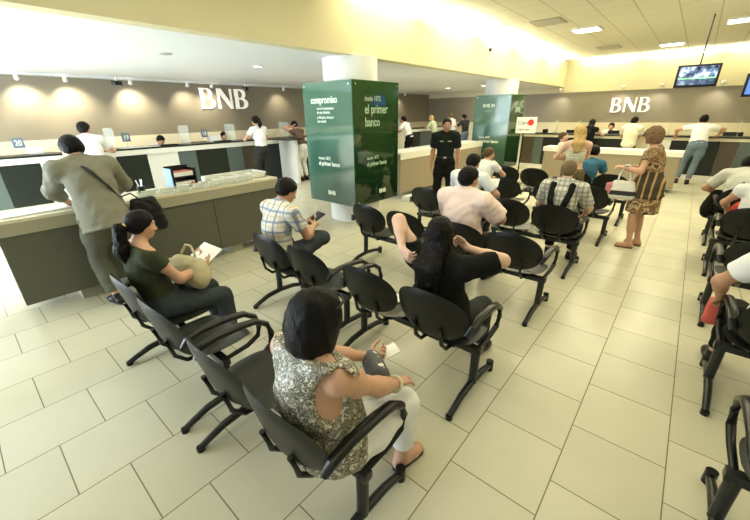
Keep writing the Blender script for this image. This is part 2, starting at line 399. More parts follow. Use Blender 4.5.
    hp_ = [he((0, -.014, .028), (.073, .092, .082)), he((0, .022, -.025), (.058, .066, .083)), he((0, .028, -.072), (.044, .046, .036)), he((0, .068, -.092), (.017, .015, .014), .02),
           he((.036, .055, -.03), (.024, .022, .026)), he((-.036, .055, -.03), (.024, .022, .026)), he((0, .074, .022), (.046, .016, .014))]
    hp_ += [cap(H3(0, .086, .006), H3(0, .108, -.034), .007 * hs, .0125 * hs, .012), he((.011, .094, -.038), (.009, .010, .007), .008), he((-.011, .094, -.038), (.009, .010, .007), .008),
            he((0, .086, -.060), (.024, .011, .006), .008), he((0, .084, -.070), (.020, .011, .007), .008), he((.076, -.006, -.014), (.010, .019, .031), .008), he((-.076, -.006, -.014), (.010, .019, .031), .008)]
    body = torso() + yoke + aP + lP + neck + hp_
    root = sdf_obj('person', body, skin(skn), None, vox); root.location = loc; root.rotation_euler.z = rz; tag(root, label, 'person', group)
    # top garment
    cx = Mt @ V(0, 0, 1)
    if top:
        t = top.get('t', .013); q = inflate(torso(), t); lon = top.get('hem', -.02)
        sl = top.get('sleeve', .5)
        if sl > -1: q += inflate(yoke, t)
        if top.get('flare'): q += [cap(P + Mt @ V(0, 0, .08) * s, P + Mt @ V(0, 0, lon) * s, .15 * s * G, (.16 + top['flare']) * s * G, .06)]
        for (a, el, wr, up, fo, g) in J:
            if 0 < sl <= 1: q += [cap(a, a + (el - a) * sl, .058 * g + t, .052 * g + t * 1.3, .03, cut1=True)]
            elif sl > 1:
                q += [cap(a, el, .055 * g + t, .046 * g + t, .03), cap(el, el + (wr - el) * (sl - 1), .046 * g + t, .034 * g + t, .03, cut1=True)]
        if top.get('collar', True): q += [cap(N, N + (nt - N) * .75, .062 * s, .060 * s, .02, cut1=True)]
        q += [pl(P + Mt @ V(0, 0, lon) * s, -cx)]
        if not top.get('collar', True): q += [pl(N + Ru @ V(0, 0, top.get('neck', .02)) * s, Ru @ V(0, top.get('scoop', .35), 1))]
        if sl <= -1: q += [pl(C + Ru @ V(0, 0, top.get('neck', .10)) * s, Ru @ V(0, .2, 1))]
        for x in top.get('cuts', []): q.append(ell(C + Ru @ V(*x[0]) * s, V(*x[1]) * s, Ru, sub=True))
        sdf_obj(top.get('name', 'shirt'), q, top['m'], root, vox, top.get('wr', .0022), seed=len(label))
    if bottom:
        t = bottom.get('t', .010); ln = bottom.get('len', .93); q = [dict(x) for x in inflate([torso()[0]], t) + [ell(P + Mt @ V(0, 0, .07) * s, V(.14, .105, .08) * s * G + t, Mt, .05)]]
        if bottom.get('skirt'):
            kz = bottom['skirt']; q += [cap(P, P + V(0, .0, -kz) * s, bottom.get('w0', .15) * s * G, bottom.get('w', .20) * s, .05, cut1=True)]
            q += [pl(P + V(0, 0, -kz) * s, (0, 0, -1))]
        else:
            for (hp, kn, an, th, ca, ft, heel, toe, g) in LJ:
                fl = bottom.get('fl', .0)
                if ln > .5:
                    e = kn + (an - kn) * ((ln - .5) * 2)
                    q += inflate(th, t) + [cap(kn, e, .055 * g + t, (.046 + fl) * g + t, .03, cut1=True), cap(kn + (an - kn) * .15, kn + (an - kn) * .5, .056 * g + t, .052 * g + t, .04)]
                else: q += [cap(hp, hp + (kn - hp) * ln * 2, .092 * g + t, .07 * g + t, .04, cut1=True)]
        for e_ in q[:2]: e_['plane'] = (P + Mt @ V(0, 0, bottom.get('rise', .11)) * s, cx)
        sdf_obj(bottom.get('name', 'trousers'), q, bottom['m'], root, vox, bottom.get('wr', .0022), seed=3)
    if belt:
        q = inflate([torso()[0], torso()[1]], .024) + [pl(P + Mt @ V(0, 0, .115) * s, cx), pl(P + Mt @ V(0, 0, .075) * s, -cx)]
        sdf_obj('belt', q, belt, root, vox)
    if shoes:
        for (hp, kn, an, th, ca, ft, heel, toe, g) in LJ:
            if shoes.get('sandal'):
                q = [cap(heel + V(0, 0, -.03 * s), toe + V(0, 0, -.022 * s), .036 * s, .038 * s, .02), pl(heel + V(0, 0, -.018 * s), (0, 0, 1))]
                q = [dict(x) for x in q]; f = unit(toe - heel)
                sdf_obj('sandal', q + [pl(heel + V(0, 0, -.05 * s), (0, 0, -1))], shoes['m'], root, vox)
                sdf_obj('sandal_strap', [cap(heel + (toe - heel) * .70 + V(0, 0, .0), heel + (toe - heel) * .80, .043 * s, .040 * s, .01, cut0=True, cut1=True)], shoes['m'], root, vox)
            else:
                q = inflate(ft, .010) + [cap(an, an + (kn - an) * .06, .045 * s, .047 * s, .02, cut1=True)]
                if 'free' not in shoes: q += [pl((0, 0, min(heel[2], toe[2]) - .036 * s), (0, 0, -1))]
                q += [pl(an + (kn - an) * .07, kn - an)]
                sdf_obj('shoe', q, shoes['m'], root, vox)
    if hair:
        st = hair['style']; m = hair['m']; e = hair.get('e', .016)
        skull = he((0, -.016, .030), (.073 + e, .092 + e, .082 + e), .03); fw = unit(hd @ V(0, .73, -.68))
        q = []
        if st == 'short': q = [skull, he((0, -.035, -.01), (.070 + e, .066 + e, .07), .03), pl(H3(0, hair.get('line', .078), .062), fw)] + [he((x * .092, .012, -.035), (.030, .030, .040), sub=True) for x in (-1, 1)]
        elif st in ('pony', 'bun'):
            q = [skull, he((0, -.035, -.01), (.070 + e, .066 + e, .066), .03), pl(H3(0, .080, .062), fw)]
        elif st == 'bob':
            bg = 1.27 if hair.get('big') else 1.0
            q = [skull, he((0, -.028, -.045), (.088 * bg, .088 * bg, .125 * bg), .05), he((.045, -.02, -.07), (.045 * bg, .068 * bg, .085 * bg), .05), he((-.045, -.02, -.07), (.045 * bg, .068 * bg, .085 * bg), .05),
                 he((0, .125, -.05), (.068, .085, .115), sub=True), pl(H3(0, 0, hair.get('low', -.165)), hd @ V(0, .1, -1))]
        elif st == 'long':
            q = [skull, he((0, -.035, -.05), (.086, .082, .12), .05)]
            a = H3(0, -.06, -.10); bk = Ru @ V(0, -1, 0); L = hair.get('len', .28)
            for x in (-.045, 0, .045):
                b = N + Ru @ V(x * 1.2, -.115 - .02 * G, -.02) * s; c2 = b + Ru @ V(-x * .3, -.02, -L) * s
                q += [cap(H3(x, -.05, -.06), b, .045 * s, .042 * s, .04), cap(b, c2, .042 * s, .022 * s, .04)]
            q += [he((0, .128, -.05), (.066, .085, .12), sub=True)]
        if q: ho = sdf_obj('hair', q, m, root, min(vox, .008), hair.get('wr', .0032 if st in ('bob', 'long') else .0026), seed=5, fine=hair.get('fine', 5.5))
        if st == 'pony':
            a = H3(0, -.112, hair.get('pz', .02)); L = hair.get('len', .22); b = a + hd @ V(0, -.045, -.02) * hs; c2 = b + V(0, 0, -1) * L * .5 + hd @ V(0, -.02, 0); d2 = c2 + V(0, .0, -1) * L * .5 + hd @ V(0, .02, 0)
            sdf_obj('ponytail', [cap(a, b, .022, .036, .02), cap(b, c2, .040 * s, .050 * s, .03), cap(c2, d2, .050 * s, .014, .03)], m, root, min(vox, .008), .004, fine=3.5)
            if hair.get('tie'): sdf_obj('hair_tie', [cap(a - hd @ V(0, .0, 0), a + hd @ V(0, -.022, -.004), .027, .027, .01, cut0=True, cut1=True)], hair['tie'], root, .005)
        if st == 'bun': sdf_obj('hair_bun', [he((0, -.118, hair.get('pz', .01)), (.045, .036, .042))], m, root, min(vox, .008), .002)
        if face:
            for x in (-1, 1):
                sdf_obj('eyebrow', [cap(H3(x * .017, .091, .026), H3(x * .046, .078, .026), .0045, .003, .003)], m, root, .0035, relax=0)
    if face:
        ew = mat('eye_white', (.75, .72, .68), .3); ir = mat('iris_dark', (.03, .015, .01), .2)
        for x in (-1, 1):
            e = MB().ball(H3(x * .031, .074, .004), (.0125 * hs, .0125 * hs, .0085 * hs)).build('eye', ew, root)
            c = H3(x * .031, .074, .004) + hd @ V(0, .0085, 0) * hs
            MB().ball(c, .0055 * hs, 10, 6).build('iris', ir, e)
        sdf_obj('mouth', [cap(H3(-.016, .094, -.065), H3(.016, .094, -.065), .0045, .0045, .003), he((0, .0965, -.065), (.012, .004, .005), .004)], mat('lips', (.38, .13, .10), .5), root, .004, relax=0)
    root['_j'] = 0; del root['_j']
    X = Matrix.Translation(loc) @ Matrix.Rotation(rz, 4, 'Z')
    def wpt(p): return X @ Vector([float(a) for a in p])
    return dict(root=root, W=wpt, P=P, C=C, N=N, hc=hc, H3=H3, hd=hd, Ru=Ru, Rt=Rt, arms=J, legs=LJ, s=s)
# ------------------------------------------------------------------ the hall itself
M_floor = floor_material()
M_cream = mat('cream_paint', (.74, .68, .45), .7, noise=.02, nscale=2)
M_white = mat('white_paint', (.82, .83, .82), .6, noise=.02, nscale=2)
M_soffit = mat('soffit_paint', (.87, .90, .93), .5)
M_greige = mat('greige_wall', (.265, .230, .165), .42, spec=.5, noise=.05, nscale=3, stretch=(1, 1, .2))
M_lowwall = mat('lower_wall', (.74, .67, .48), .6)
M_black = mat('black_plastic', (.008, .009, .008), .30, spec=.35, noise=.1)
M_dark = mat('dark_panel', (.018, .022, .018), .30, spec=.35)
M_brownp = mat('brown_panel', (.085, .065, .040), .35)
M_tealp = mat('grey_green_panel', (.10, .13, .115), .35)
M_whitep = mat('white_laminate', (.78, .77, .68), .35)
M_cream_lam = mat('cream_laminate', (.66, .61, .44), .35)
M_olive = mat('olive_panel', (.100, .100, .070), .45, noise=.06, nscale=5)
M_beigep = mat('beige_panel', (.30, .25, .165), .5, noise=.04)
M_band = mat('taupe_band', (.36, .335, .24), .45)
M_glass = mat('counter_glass', (.78, .86, .76), .08, alpha=.28)
M_chrome = mat('chrome', (.75, .75, .72), .2, metal=1)
M_steel = mat('dark_steel', (.02, .022, .02), .35, metal=.3)
M_lamp = mat('lamp_glow', (1, 1, .9), .5, emit=(1, .98, .86), estr=5)
M_spotg = mat('spot_glow', (1, 1, .9), .5, emit=(1, .93, .72), estr=9)
M_letter = mat('letter_white', (.92, .90, .82), .4, emit=(1, .97, .86), estr=.35)  # faint glow added to the letters on top of the wall spots
M_paper = mat('paper_white', (.85, .85, .80), .7)

def ceiling_material():
    m = mat('ceiling_tiles', (.74, .71, .58), .8); g = NT(m); sp = g.n('ShaderNodeSeparateXYZ'); g.l(g.obj(), sp.inputs[0])
    def e(o, off, wd):
        f = g.math('FRACT', g.math('DIVIDE', g.math('ADD', o, off), .61)); return g.math('LESS_THAN', g.math('MINIMUM', f, g.math('SUBTRACT', 1.0, f)), wd)
    gr = g.math('MAXIMUM', e(sp.outputs[0], 50.16, .018), e(sp.outputs[1], 50.2, .012))
    g.l(g.mix(gr, (.74, .71, .57), (.50, .46, .33)), g.b.inputs['Base Color']); return m

struct('floor', MB().b2((-11.2, -4.5, -.08), (6, 17.4, 0)), M_floor)
SOF = 2.74
struct('ceiling', MB().b2((-4.4, -4.5, 3.65), (6, 17.4, 3.75)), ceiling_material())
struct('trim_1', MB().b2((-4.42, -4.5, SOF), (-4.40, 17.0, 3.45)).b2((-4.60, -4.5, SOF), (-4.42, 17, 3.75)), M_cream, smooth=False)          # bulkhead above the columns
struct('trim_2', MB().b2((-11.2, -4.5, SOF), (-4.602, 17.4, SOF + .1)).b2((-11.2, -4.5, SOF - .03), (-10.45, 17.4, SOF - .001)), M_soffit, smooth=False)
struct('trim_3', MB().b2((-4.40, 16.98, 2.53), (6, 17.3, 3.65)), M_cream, smooth=False)
struct('wall_left', MB().b2((-11.0, -4.5, 1.45), (-10.8, 17.4, SOF + .02)), M_greige, smooth=False)
struct('trim_4', MB().b2((-11.0, -4.5, 0), (-10.78, 17.4, 1.45)), M_lowwall, smooth=False)
struct('wall_right', MB().b2((-10.8, 17.02, 1.42), (6, 17.25, 2.53)), M_greige, smooth=False)
struct('trim_5', MB().b2((-10.8, 17.0, 0), (6, 17.25, 1.42)).b2((-10.8, 17.02, 2.53), (-4.4, 17.25, 2.75)), M_lowwall, smooth=False)
struct('wall_far', MB().b2((6, -4.5, 0), (6.1, 17.4, 3.7)), M_cream, smooth=False)

# ceiling fixtures
def ceiling_lamp(x, y, label):
    t = empty('ceiling_lamp', (x, y, 3.65), 0, label, 'ceiling light', 'square ceiling light fixtures')
    f = MB()
    for a in ((-.29, 0, .03, .60), (.29, 0, .03, .60)): f.box((a[0], a[1], -.015), (a[2], a[3], .04))
    for a in ((0, -.29, .60, .03), (0, .29, .60, .03)): f.box((a[0], a[1], -.015), (a[2], a[3], .04))
    f.build('frame', M_white, t); d = MB()
    for k in range(3): MB().cyl((-.26, -.17 + .17 * k, -.018), (.26, -.17 + .17 * k, -.018), .022).build('tube', M_lamp, t)
    return t
ceiling_lamp(-2.50, 10.75, 'square ceiling light nearest the left bulkhead, above the hall')
ceiling_lamp(-1.10, 14.9, 'square ceiling light farthest away, above the hanging screen')
ceiling_lamp(.27, 12.1, 'square ceiling light at the upper right edge of the photo')
def vent(x, y, label):
    t = empty('ceiling_vent', (x, y, 3.65), 0, label, 'vent', 'ceiling vents')
    MB().box((0, 0, -.008), (.62, .62, .02)).build('frame', mat('vent_grey', (.42, .40, .30), .6), t)
    s = MB()
    for k in range(9): s.box((0, -.24 + .06 * k, -.02), (.54, .012, .02), rot=(.6, 0, 0))
    s.build('louvre', mat('vent_slat', (.55, .52, .40), .6), t); return t
vent(-2.95, 9.3, 'grey louvred vent in the ceiling beside the nearest square light')
vent(-2.6, 14.2, 'grey louvred ceiling vent far back near the bulkhead')
vent(.9, 14.4, 'grey louvred ceiling vent at the right edge above the screens')
for i, y in enumerate((5.4, 7.8, 10.2, 12.6, 15.0)):
    o = MB().cyl((-4.28, y - .75, 3.58), (-4.28, y + .75, 3.58), .035, 12).build('cove_lamp', M_lamp)
    tag(o, ('glowing tube along the top of the long left bulkhead, %s' % ('nearest of the five', 'second from the camera', 'middle one of the five', 'fourth from the camera', 'farthest of the five')[i]), 'cove light', 'cove lamps over the left bulkhead')
    area('cove_glow', (-4.15, y, 3.45), .25, 38, (1, .95, .72), rot=(0, R(180), 0), sy=2.0)
for i, x in enumerate((-3.0, -.9, 1.2)):
    o = MB().cyl((x - .85, 16.86, 3.56), (x + .85, 16.86, 3.56), .03, 12).build('cove_lamp', M_lamp)
    tag(o, ('glowing tube along the top of the far wall fascia, %s' % ('left one', 'middle one', 'right one')[i]), 'cove light', 'cove lamps over the far fascia')
    area('cove_glow', (x, 16.7, 3.45), 1.8, 24, (1, .95, .72), rot=(0, R(180), 0), sy=.25)
# downlights in the low soffit
for i, (x, y, on, lb) in enumerate(((-6.2, 2.55, 0, 'unlit round downlight in the low white soffit, nearest'), (-6.6, 4.35, 1, 'lit round downlight in the low soffit left of the front column'),
        (-7.6, 13.3, 1, 'lit round downlight in the soffit behind the front column'), (-6.1, 13.2, 1, 'lit round downlight in the soffit between the two columns'))):
    t = empty('downlight', (x, y, SOF), 0, lb, 'downlight'); MB().tube([(0, 0, -.012), (0, 0, .01)], .10, 24).build('rim', mat('rim_grey', (.5, .52, .5), .4), t)
    MB().tube([(0, 0, -.016), (0, 0, -.010)], .075, 24).build('lens', M_lamp if on else mat('lens_grey', (.35, .38, .38), .3), t)

# wall washing spots on the edge of the soffit
def wall_spot(x, y, tx, ty, lb, power=34, cat='spotlight', grp='wall washing spotlights'):
    t = empty('wall_spotlight', (x, y, SOF - .03), 0, lb, cat, grp)
    MB().cyl((0, 0, 0), (0, 0, -.05), .018).build('stem', M_white, t); d = Vector((tx - x, ty - y, -.45)).normalized()
    MB().tube([Vector((0, 0, -.07)) - d * .05, Vector((0, 0, -.07)) + d * .05], [.032, .045], 16).build('housing', M_white, t)
    MB().tube([Vector((0, 0, -.07)) + d * .049, Vector((0, 0, -.07)) + d * .055], .040, 16).build('lens', M_spotg, t)
    spot('wall_washer', (x + d.x * .08, y + d.y * .08, SOF - .12), (tx, ty, 1.9), power, (1, .90, .70), 95, .8)
ly = (.1, 1.35, 2.1, 3.3, 4.6, 5.25, 7.6, 9.5, 11.9, 14.2)
for i, y in enumerate(ly):
    wall_spot(-10.25, y, -10.8, y + .15, 'small wall washing spotlight over the left teller wall, number %s from the left' % ('one two three four five six seven eight nine ten'.split()[i]), (120 if i < 4 else 60) if i < 6 else 34)
for i, x in enumerate((-4.4, -2.3, -1.2, .35)):
    t = empty('wall_spotlight', (x, 16.5, 2.62), 0, 'small round spotlight below the far fascia, %s' % ('leftmost', 'just left of the far letters', 'above the far letters', 'right of the hanging screen')[i], 'spotlight', 'spotlights on the far wall')
    MB().cyl((0, .45, .04), (0, 0, .04), .015).build('arm', M_white, t); MB().ball((0, 0, 0), .07).build('housing', M_whitep, t)
    spot('wall_washer', (x, 16.45, 2.45), (x - .1, 17.0, 1.8), 20, (1, .92, .74), 100, .8)
for i, (x, y) in enumerate(((-10.0, 2.95), (-10.0, 6.1))):
    t = empty('security_camera', (x, y, SOF - .03), .6, 'small black security camera under the soffit, %s' % ('left of the white letters', 'right of the white letters')[i], 'camera')
    MB().cyl((0, 0, 0), (0, 0, -.09), .02).build('bracket', M_white, t); MB().box((0, 0, -.13), (.10, .22, .09), .02).build('body', M_black, t); MB().cyl((0, .11, -.13), (0, .14, -.13), .035).build('lens', M_chrome, t)
t = empty('security_camera', (-4.352, 9.6, 3.30), 0, 'tiny dark dome camera on the bright left bulkhead', 'camera'); MB().box((-.03, 0, 0), (.03, .10, .10)).build('base', M_white, t); MB().ball((0, 0, 0), .045).build('dome', M_black, t)

# ------------------------------------------------------------------ BNB letters
def letters(name, h, depth, place, label):
    """flared roman capitals B N B; local x along the word, z up"""
    t = empty(name, (0, 0, 0), 0, label, 'letters')
    def arc(cx, cz, rx, rz, a0, a1, n=12): return [(cx + rx * math.cos(R(a0 + (a1 - a0) * i / n)), cz + rz * math.sin(R(a0 + (a1 - a0) * i / n))) for i in range(n + 1)]
    def prism(o, loops, nm):
        cu = bpy.data.curves.new(nm, 'CURVE'); cu.dimensions = '2D'; cu.fill_mode = 'BOTH'; cu.extrude = depth / 2
        for lp in loops:
            s = cu.splines.new('POLY'); s.points.add(len(lp) - 1); s.use_cyclic_u = True
            for q, (x, z) in zip(s.points, lp): q.co = (x * h, z * h, 0, 1)
        c = bpy.data.objects.new(nm, cu); COL.objects.link(c); dg = bpy.context.evaluated_depsgraph_get()
        me = bpy.data.meshes.new_from_object(c.evaluated_get(dg)); bpy.data.objects.remove(c); me.materials.clear(); me.materials.append(M_letter)
        r = bpy.data.objects.new('letter_' + nm, me); COL.objects.link(r); r.parent = t; r.rotation_euler = (R(90), 0, 0); r.location = (o * h, 0, 0)
    B = [[(0, 0), (.02, .04), (.04, .5), (.02, .96), (0, 1), (.36, 1)] + arc(.36, .76, .24, .24, 90, -55) + arc(.38, .27, .32, .27, 60, -90) + [(.38, 0)],
         [(.20, .93), (.30, .93)] + arc(.30, .745, .15, .185, 90, -90)[1:] + [(.20, .56)], [(.20, .49), (.32, .49)] + arc(.32, .28, .20, .21, 90, -90)[1:] + [(.20, .07)]]
    N = [[(0, 0), (.03, .5), (.01, 1), (.22, 1), (.66, .30), (.66, 1), (.76, 1), (.75, .5), (.76, 0), (.62, 0), (.12, .76), (.13, 0)]]
    prism(0, B, 'B'); prism(.84, N, 'N'); prism(1.74, B, 'B'); place(t); return t
def pL(t): t.location = (-10.782, 5.12, 2.07); t.rotation_euler.z = R(90); t.scale = (1.12, 1, 1)
letters('wall_letters', .54, .036, pL, 'large white raised BNB letters on the greige wall over the left teller counter')
def pR(t): t.location = (-2.64, 16.95, 1.78); t.scale = (1.0, 1, 1)
letters('wall_letters', .50, .06, pR, 'white raised BNB letters on the far wall, smaller in the photo')

# ------------------------------------------------------------------ columns with green glass cladding
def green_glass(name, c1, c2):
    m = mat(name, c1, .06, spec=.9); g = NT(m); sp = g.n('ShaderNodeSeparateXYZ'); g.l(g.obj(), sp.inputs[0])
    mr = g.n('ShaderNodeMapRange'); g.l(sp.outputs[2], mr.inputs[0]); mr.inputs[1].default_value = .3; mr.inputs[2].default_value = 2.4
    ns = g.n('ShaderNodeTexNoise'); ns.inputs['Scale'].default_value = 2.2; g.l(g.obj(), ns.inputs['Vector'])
    g.l(g.mix(g.math('MULTIPLY_ADD', ns.outputs[0], .5, g.math('MULTIPLY', mr.outputs[0], .75)), c1, c2), g.b.inputs['Base Color']); return m  # gradient over height: mostly painted reflection, partly print
M_greenA = green_glass('green_glass_bright_reflection', (.022, .060, .048), (.060, .170, .105))  # face with reflected light painted into the glass colour
M_greenB = green_glass('green_glass_dim_reflection', (.002, .004, .002), (.022, .080, .022))  # same glass painted darker for the face reflecting less light
M_txt = mat('print_white', (.80, .88, .78), .5); M_txt2 = mat('print_pale', (.42, .58, .40), .5)
def column(cx, cy, side, r, zb, zt, label, texts):
    t = empty('column', (cx, cy, 0), 0, label, 'column')
    MB().cyl((0, 0, 0), (0, 0, SOF), r, 48).build('shaft', M_white, t, ang=30); h = side / 2
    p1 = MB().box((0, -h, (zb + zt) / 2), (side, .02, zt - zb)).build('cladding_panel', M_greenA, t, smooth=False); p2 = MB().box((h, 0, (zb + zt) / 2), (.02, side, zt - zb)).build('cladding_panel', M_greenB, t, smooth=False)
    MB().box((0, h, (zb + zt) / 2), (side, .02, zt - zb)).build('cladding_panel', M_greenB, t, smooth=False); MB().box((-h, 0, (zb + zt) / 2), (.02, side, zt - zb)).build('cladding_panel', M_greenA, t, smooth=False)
    MB().box((0, 0, zt - .03), (side - .03, side - .03, .02)).build('cap_panel', M_greenB, t, smooth=False)
    f = MB()
    for x in (-h + .06, h - .06):
        for z in (zb + .06, zt - .06): f.cyl((x, -h - .02, z), (x, -h - .008, z), .014, 12); f.cyl((h + .02, x, z), (h + .008, x, z), .014, 12)
    f.build('screw_caps', M_chrome, t)
    for face, body, u, z, size, m, off, sx in texts:
        nm = 'printed_text'
        if face == 'f': text_mesh(nm, body, m, size, t, (u - h, -h - .013, z), (R(90), 0, 0), .001, off, sx=sx)
        else: text_mesh(nm, body, m, size, t, (h + .013, u - h, z), (R(90), 0, R(90)), .001, off, sx=sx)
    return t
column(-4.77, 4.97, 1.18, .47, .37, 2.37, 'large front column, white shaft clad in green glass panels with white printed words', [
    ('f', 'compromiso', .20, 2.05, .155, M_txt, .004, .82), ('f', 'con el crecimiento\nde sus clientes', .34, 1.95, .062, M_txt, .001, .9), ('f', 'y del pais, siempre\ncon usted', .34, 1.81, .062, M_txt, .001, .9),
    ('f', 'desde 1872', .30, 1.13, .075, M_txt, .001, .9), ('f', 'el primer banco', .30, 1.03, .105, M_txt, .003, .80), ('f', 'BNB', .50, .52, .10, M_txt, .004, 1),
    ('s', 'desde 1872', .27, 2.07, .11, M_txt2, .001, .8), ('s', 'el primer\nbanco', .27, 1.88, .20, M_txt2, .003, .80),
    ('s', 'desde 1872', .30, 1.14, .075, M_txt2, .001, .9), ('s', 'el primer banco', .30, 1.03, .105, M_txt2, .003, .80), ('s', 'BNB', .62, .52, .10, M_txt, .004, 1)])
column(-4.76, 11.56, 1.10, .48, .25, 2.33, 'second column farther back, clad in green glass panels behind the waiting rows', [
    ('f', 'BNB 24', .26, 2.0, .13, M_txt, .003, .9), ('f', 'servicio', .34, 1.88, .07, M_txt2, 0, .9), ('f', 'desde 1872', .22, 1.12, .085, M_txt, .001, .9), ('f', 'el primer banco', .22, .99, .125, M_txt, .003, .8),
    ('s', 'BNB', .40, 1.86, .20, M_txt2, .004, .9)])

# ------------------------------------------------------------------ counters
def teller_left():
    t = empty('teller_counter', (-9.3, 6, 0), 0, 'long teller counter along the left wall with dark and white front panels', 'counter')
    def P(name, a, b, m, bev=0.): return MB().b2((a[0] + 9.3, a[1] - 6, a[2]), (b[0] + 9.3, b[1] - 6, b[2]), bev).build(name, m, t, smooth=False)
    P('worktop', (-9.75, -4, 1.22), (-9.22, 16.6, 1.255), M_dark); P('fascia', (-9.26, -4, 1.11), (-9.225, 16.6, 1.218), M_whitep)
    P('inner_desk', (-10.4, -4, .80), (-9.76, 16.6, .84), M_cream_lam); P('back_panel', (-9.75, -4, 0), (-9.70, 16.6, 1.215), M_cream_lam); P('plinth', (-9.32, -4, 0), (-9.27, 16.6, .10), M_steel)
    y = -4.0
    seq = [(1.5, M_tealp), (1.3, M_dark), (1.0, M_whitep)]
    segs = [(-4, -.2, M_whitep), (-.2, .55, M_tealp), (.55, 1.12, M_dark), (1.12, 2.35, M_whitep), (2.35, 2.95, M_dark), (2.95, 3.62, M_whitep), (3.62, 4.05, M_tealp), (4.05, 4.85, M_dark), (4.85, 5.3, M_tealp), (5.3, 5.75, M_brownp), (5.75, 6.5, M_dark),
            (6.55, 8.5, M_dark), (8.5, 10.6, M_dark), (10.6, 11.4, M_whitep), (11.4, 12.2, M_dark), (12.2, 13.3, M_whitep), (13.3, 14.0, M_dark), (14, 15.2, M_tealp), (15.2, 16.6, M_whitep)]
    for a, b, m in segs: P('front_panel', (-9.30, a + .004, .10), (-9.262, b - .004, 1.11), m)
    for y in (6.5, 11.2): P('side_fin', (-9.3, y, 0), (-8.5, y + .09, 1.219), M_whitep); P('fin_top', (-9.21, y - .25, 1.221), (-8.42, y + .3, 1.25), M_dark)
    return t
teller_left()
def teller_far():
    t = empty('teller_counter', (-1, 13.6, 0), 0, 'long dark teller counter across the far side of the hall with pale plinth', 'counter')
    def P(name, a, b, m, bev=0.): return MB().b2((a[0] + 1, a[1] - 13.6, a[2]), (b[0] + 1, b[1] - 13.6, b[2]), bev).build(name, m, t, smooth=False)
    P('worktop', (-4.75, 13.5, 1.13), (5.9, 14.05, 1.165), M_dark); P('fascia', (-4.72, 13.53, 1.045), (5.9, 13.56, 1.128), M_cream_lam); P('back_panel', (-4.7, 14.0, 0), (5.9, 14.04, 1.128), M_cream_lam)
    P('inner_desk', (-4.7, 14.06, .8), (5.9, 14.7, .84), M_cream_lam); P('plinth', (-4.72, 13.5, 0), (5.9, 13.58, .13), M_whitep)
    for a, b, m in ((-4.72, -4.62, M_whitep), (-4.62, -4.2, M_brownp), (-4.2, -3.9, M_tealp), (-3.9, -2.9, M_dark), (-2.9, -2.45, M_whitep), (-2.45, -1.3, M_dark), (-1.3, -.95, M_cream_lam), (-.95, -.42, M_whitep), (-.42, .62, M_dark), (.62, .98, M_brownp), (.98, 1.5, M_tealp), (1.5, 2.5, M_dark), (2.5, 5.9, M_brownp)):
        P('front_panel', (a + .004, 13.56, .13), (b - .004, 13.6, 1.045), m)
    return t
teller_far()
def island(x, y0, y1, depth, top, name_label, py0=None, feet=None):
    t = empty('counter_desk', (x, y0, 0), 0, name_label, 'counter')
    def P(name, a, b, m, bev=0.): return MB().b2((a[0], a[1] - y0, a[2]), (b[0], b[1] - y0, b[2]), bev).build(name, m, t, smooth=False)
    py0 = y0 if py0 is None else py0
    P('worktop', (-depth, y0, top - .03), (0, y1, top), M_cream_lam, .004); P('fascia', (-.03, y0, top - .15), (-.004, y1, top - .031), M_band)
    n = 3; L = (y1 - py0) / n
    for k in range(n): P('front_panel', (-.05, py0 + k * L + .003, .13), (-.025, py0 + (k + 1) * L - .003, top - .15), M_olive)
    P('carcass', (-depth + .02, py0, .13), (-.051, y1 - .01, top - .031), M_olive)
    for f in feet: P('foot', (-depth + .08, f - .09, 0), (-.09, f + .09, .129), M_band)
    return t
island(-4.70, -1.6, 3.2, .62, 1.0, 'near writing counter with olive front panels beside the leaning man', .08, (.62, 2.42))
island(-4.85, 6.6, 10.8, .62, 1.05, 'second writing counter with beige front behind the guard', None, (6.85, 8.7, 10.5))
for o in kids(bpy.data.objects['counter_desk.001']):
    if o.name.startswith(('front_panel', 'carcass')): o.data.materials[0] = M_beigep
    if o.name.startswith('fascia'): o.data.materials[0] = M_whitep
    if o.name.startswith('worktop'): o.data.materials[0] = M_whitep
def island_far():
    t = empty('counter_desk', (-1.2, 10.9, 0), 0, 'third writing counter, beige with a white top, behind the woman in the patterned dress', 'counter')
    def P(name, a, b, m): return MB().b2((a[0] + 1.2, a[1] - 10.9, a[2]), (b[0] + 1.2, b[1] - 10.9, b[2])).build(name, m, t, smooth=False)
    P('worktop', (-3.1, 10.9, .92), (-.05, 11.5, .95), M_whitep); P('fascia', (-3.1, 10.9, .84), (-.05, 10.93, .919), M_whitep)
    for k in range(3): P('front_panel', (-3.05 + k * .99, 10.93, .10), (-3.055 + (k + 1) * .99, 10.96, .84), M_beigep)
    P('carcass', (-3.08, 10.961, .10), (-.07, 11.48, .919), M_beigep); P('foot', (-2.9, 11.05, 0), (-2.7, 11.4, .099), M_band); P('foot', (-.4, 11.05, 0), (-.2, 11.4, .099), M_band)
island_far()

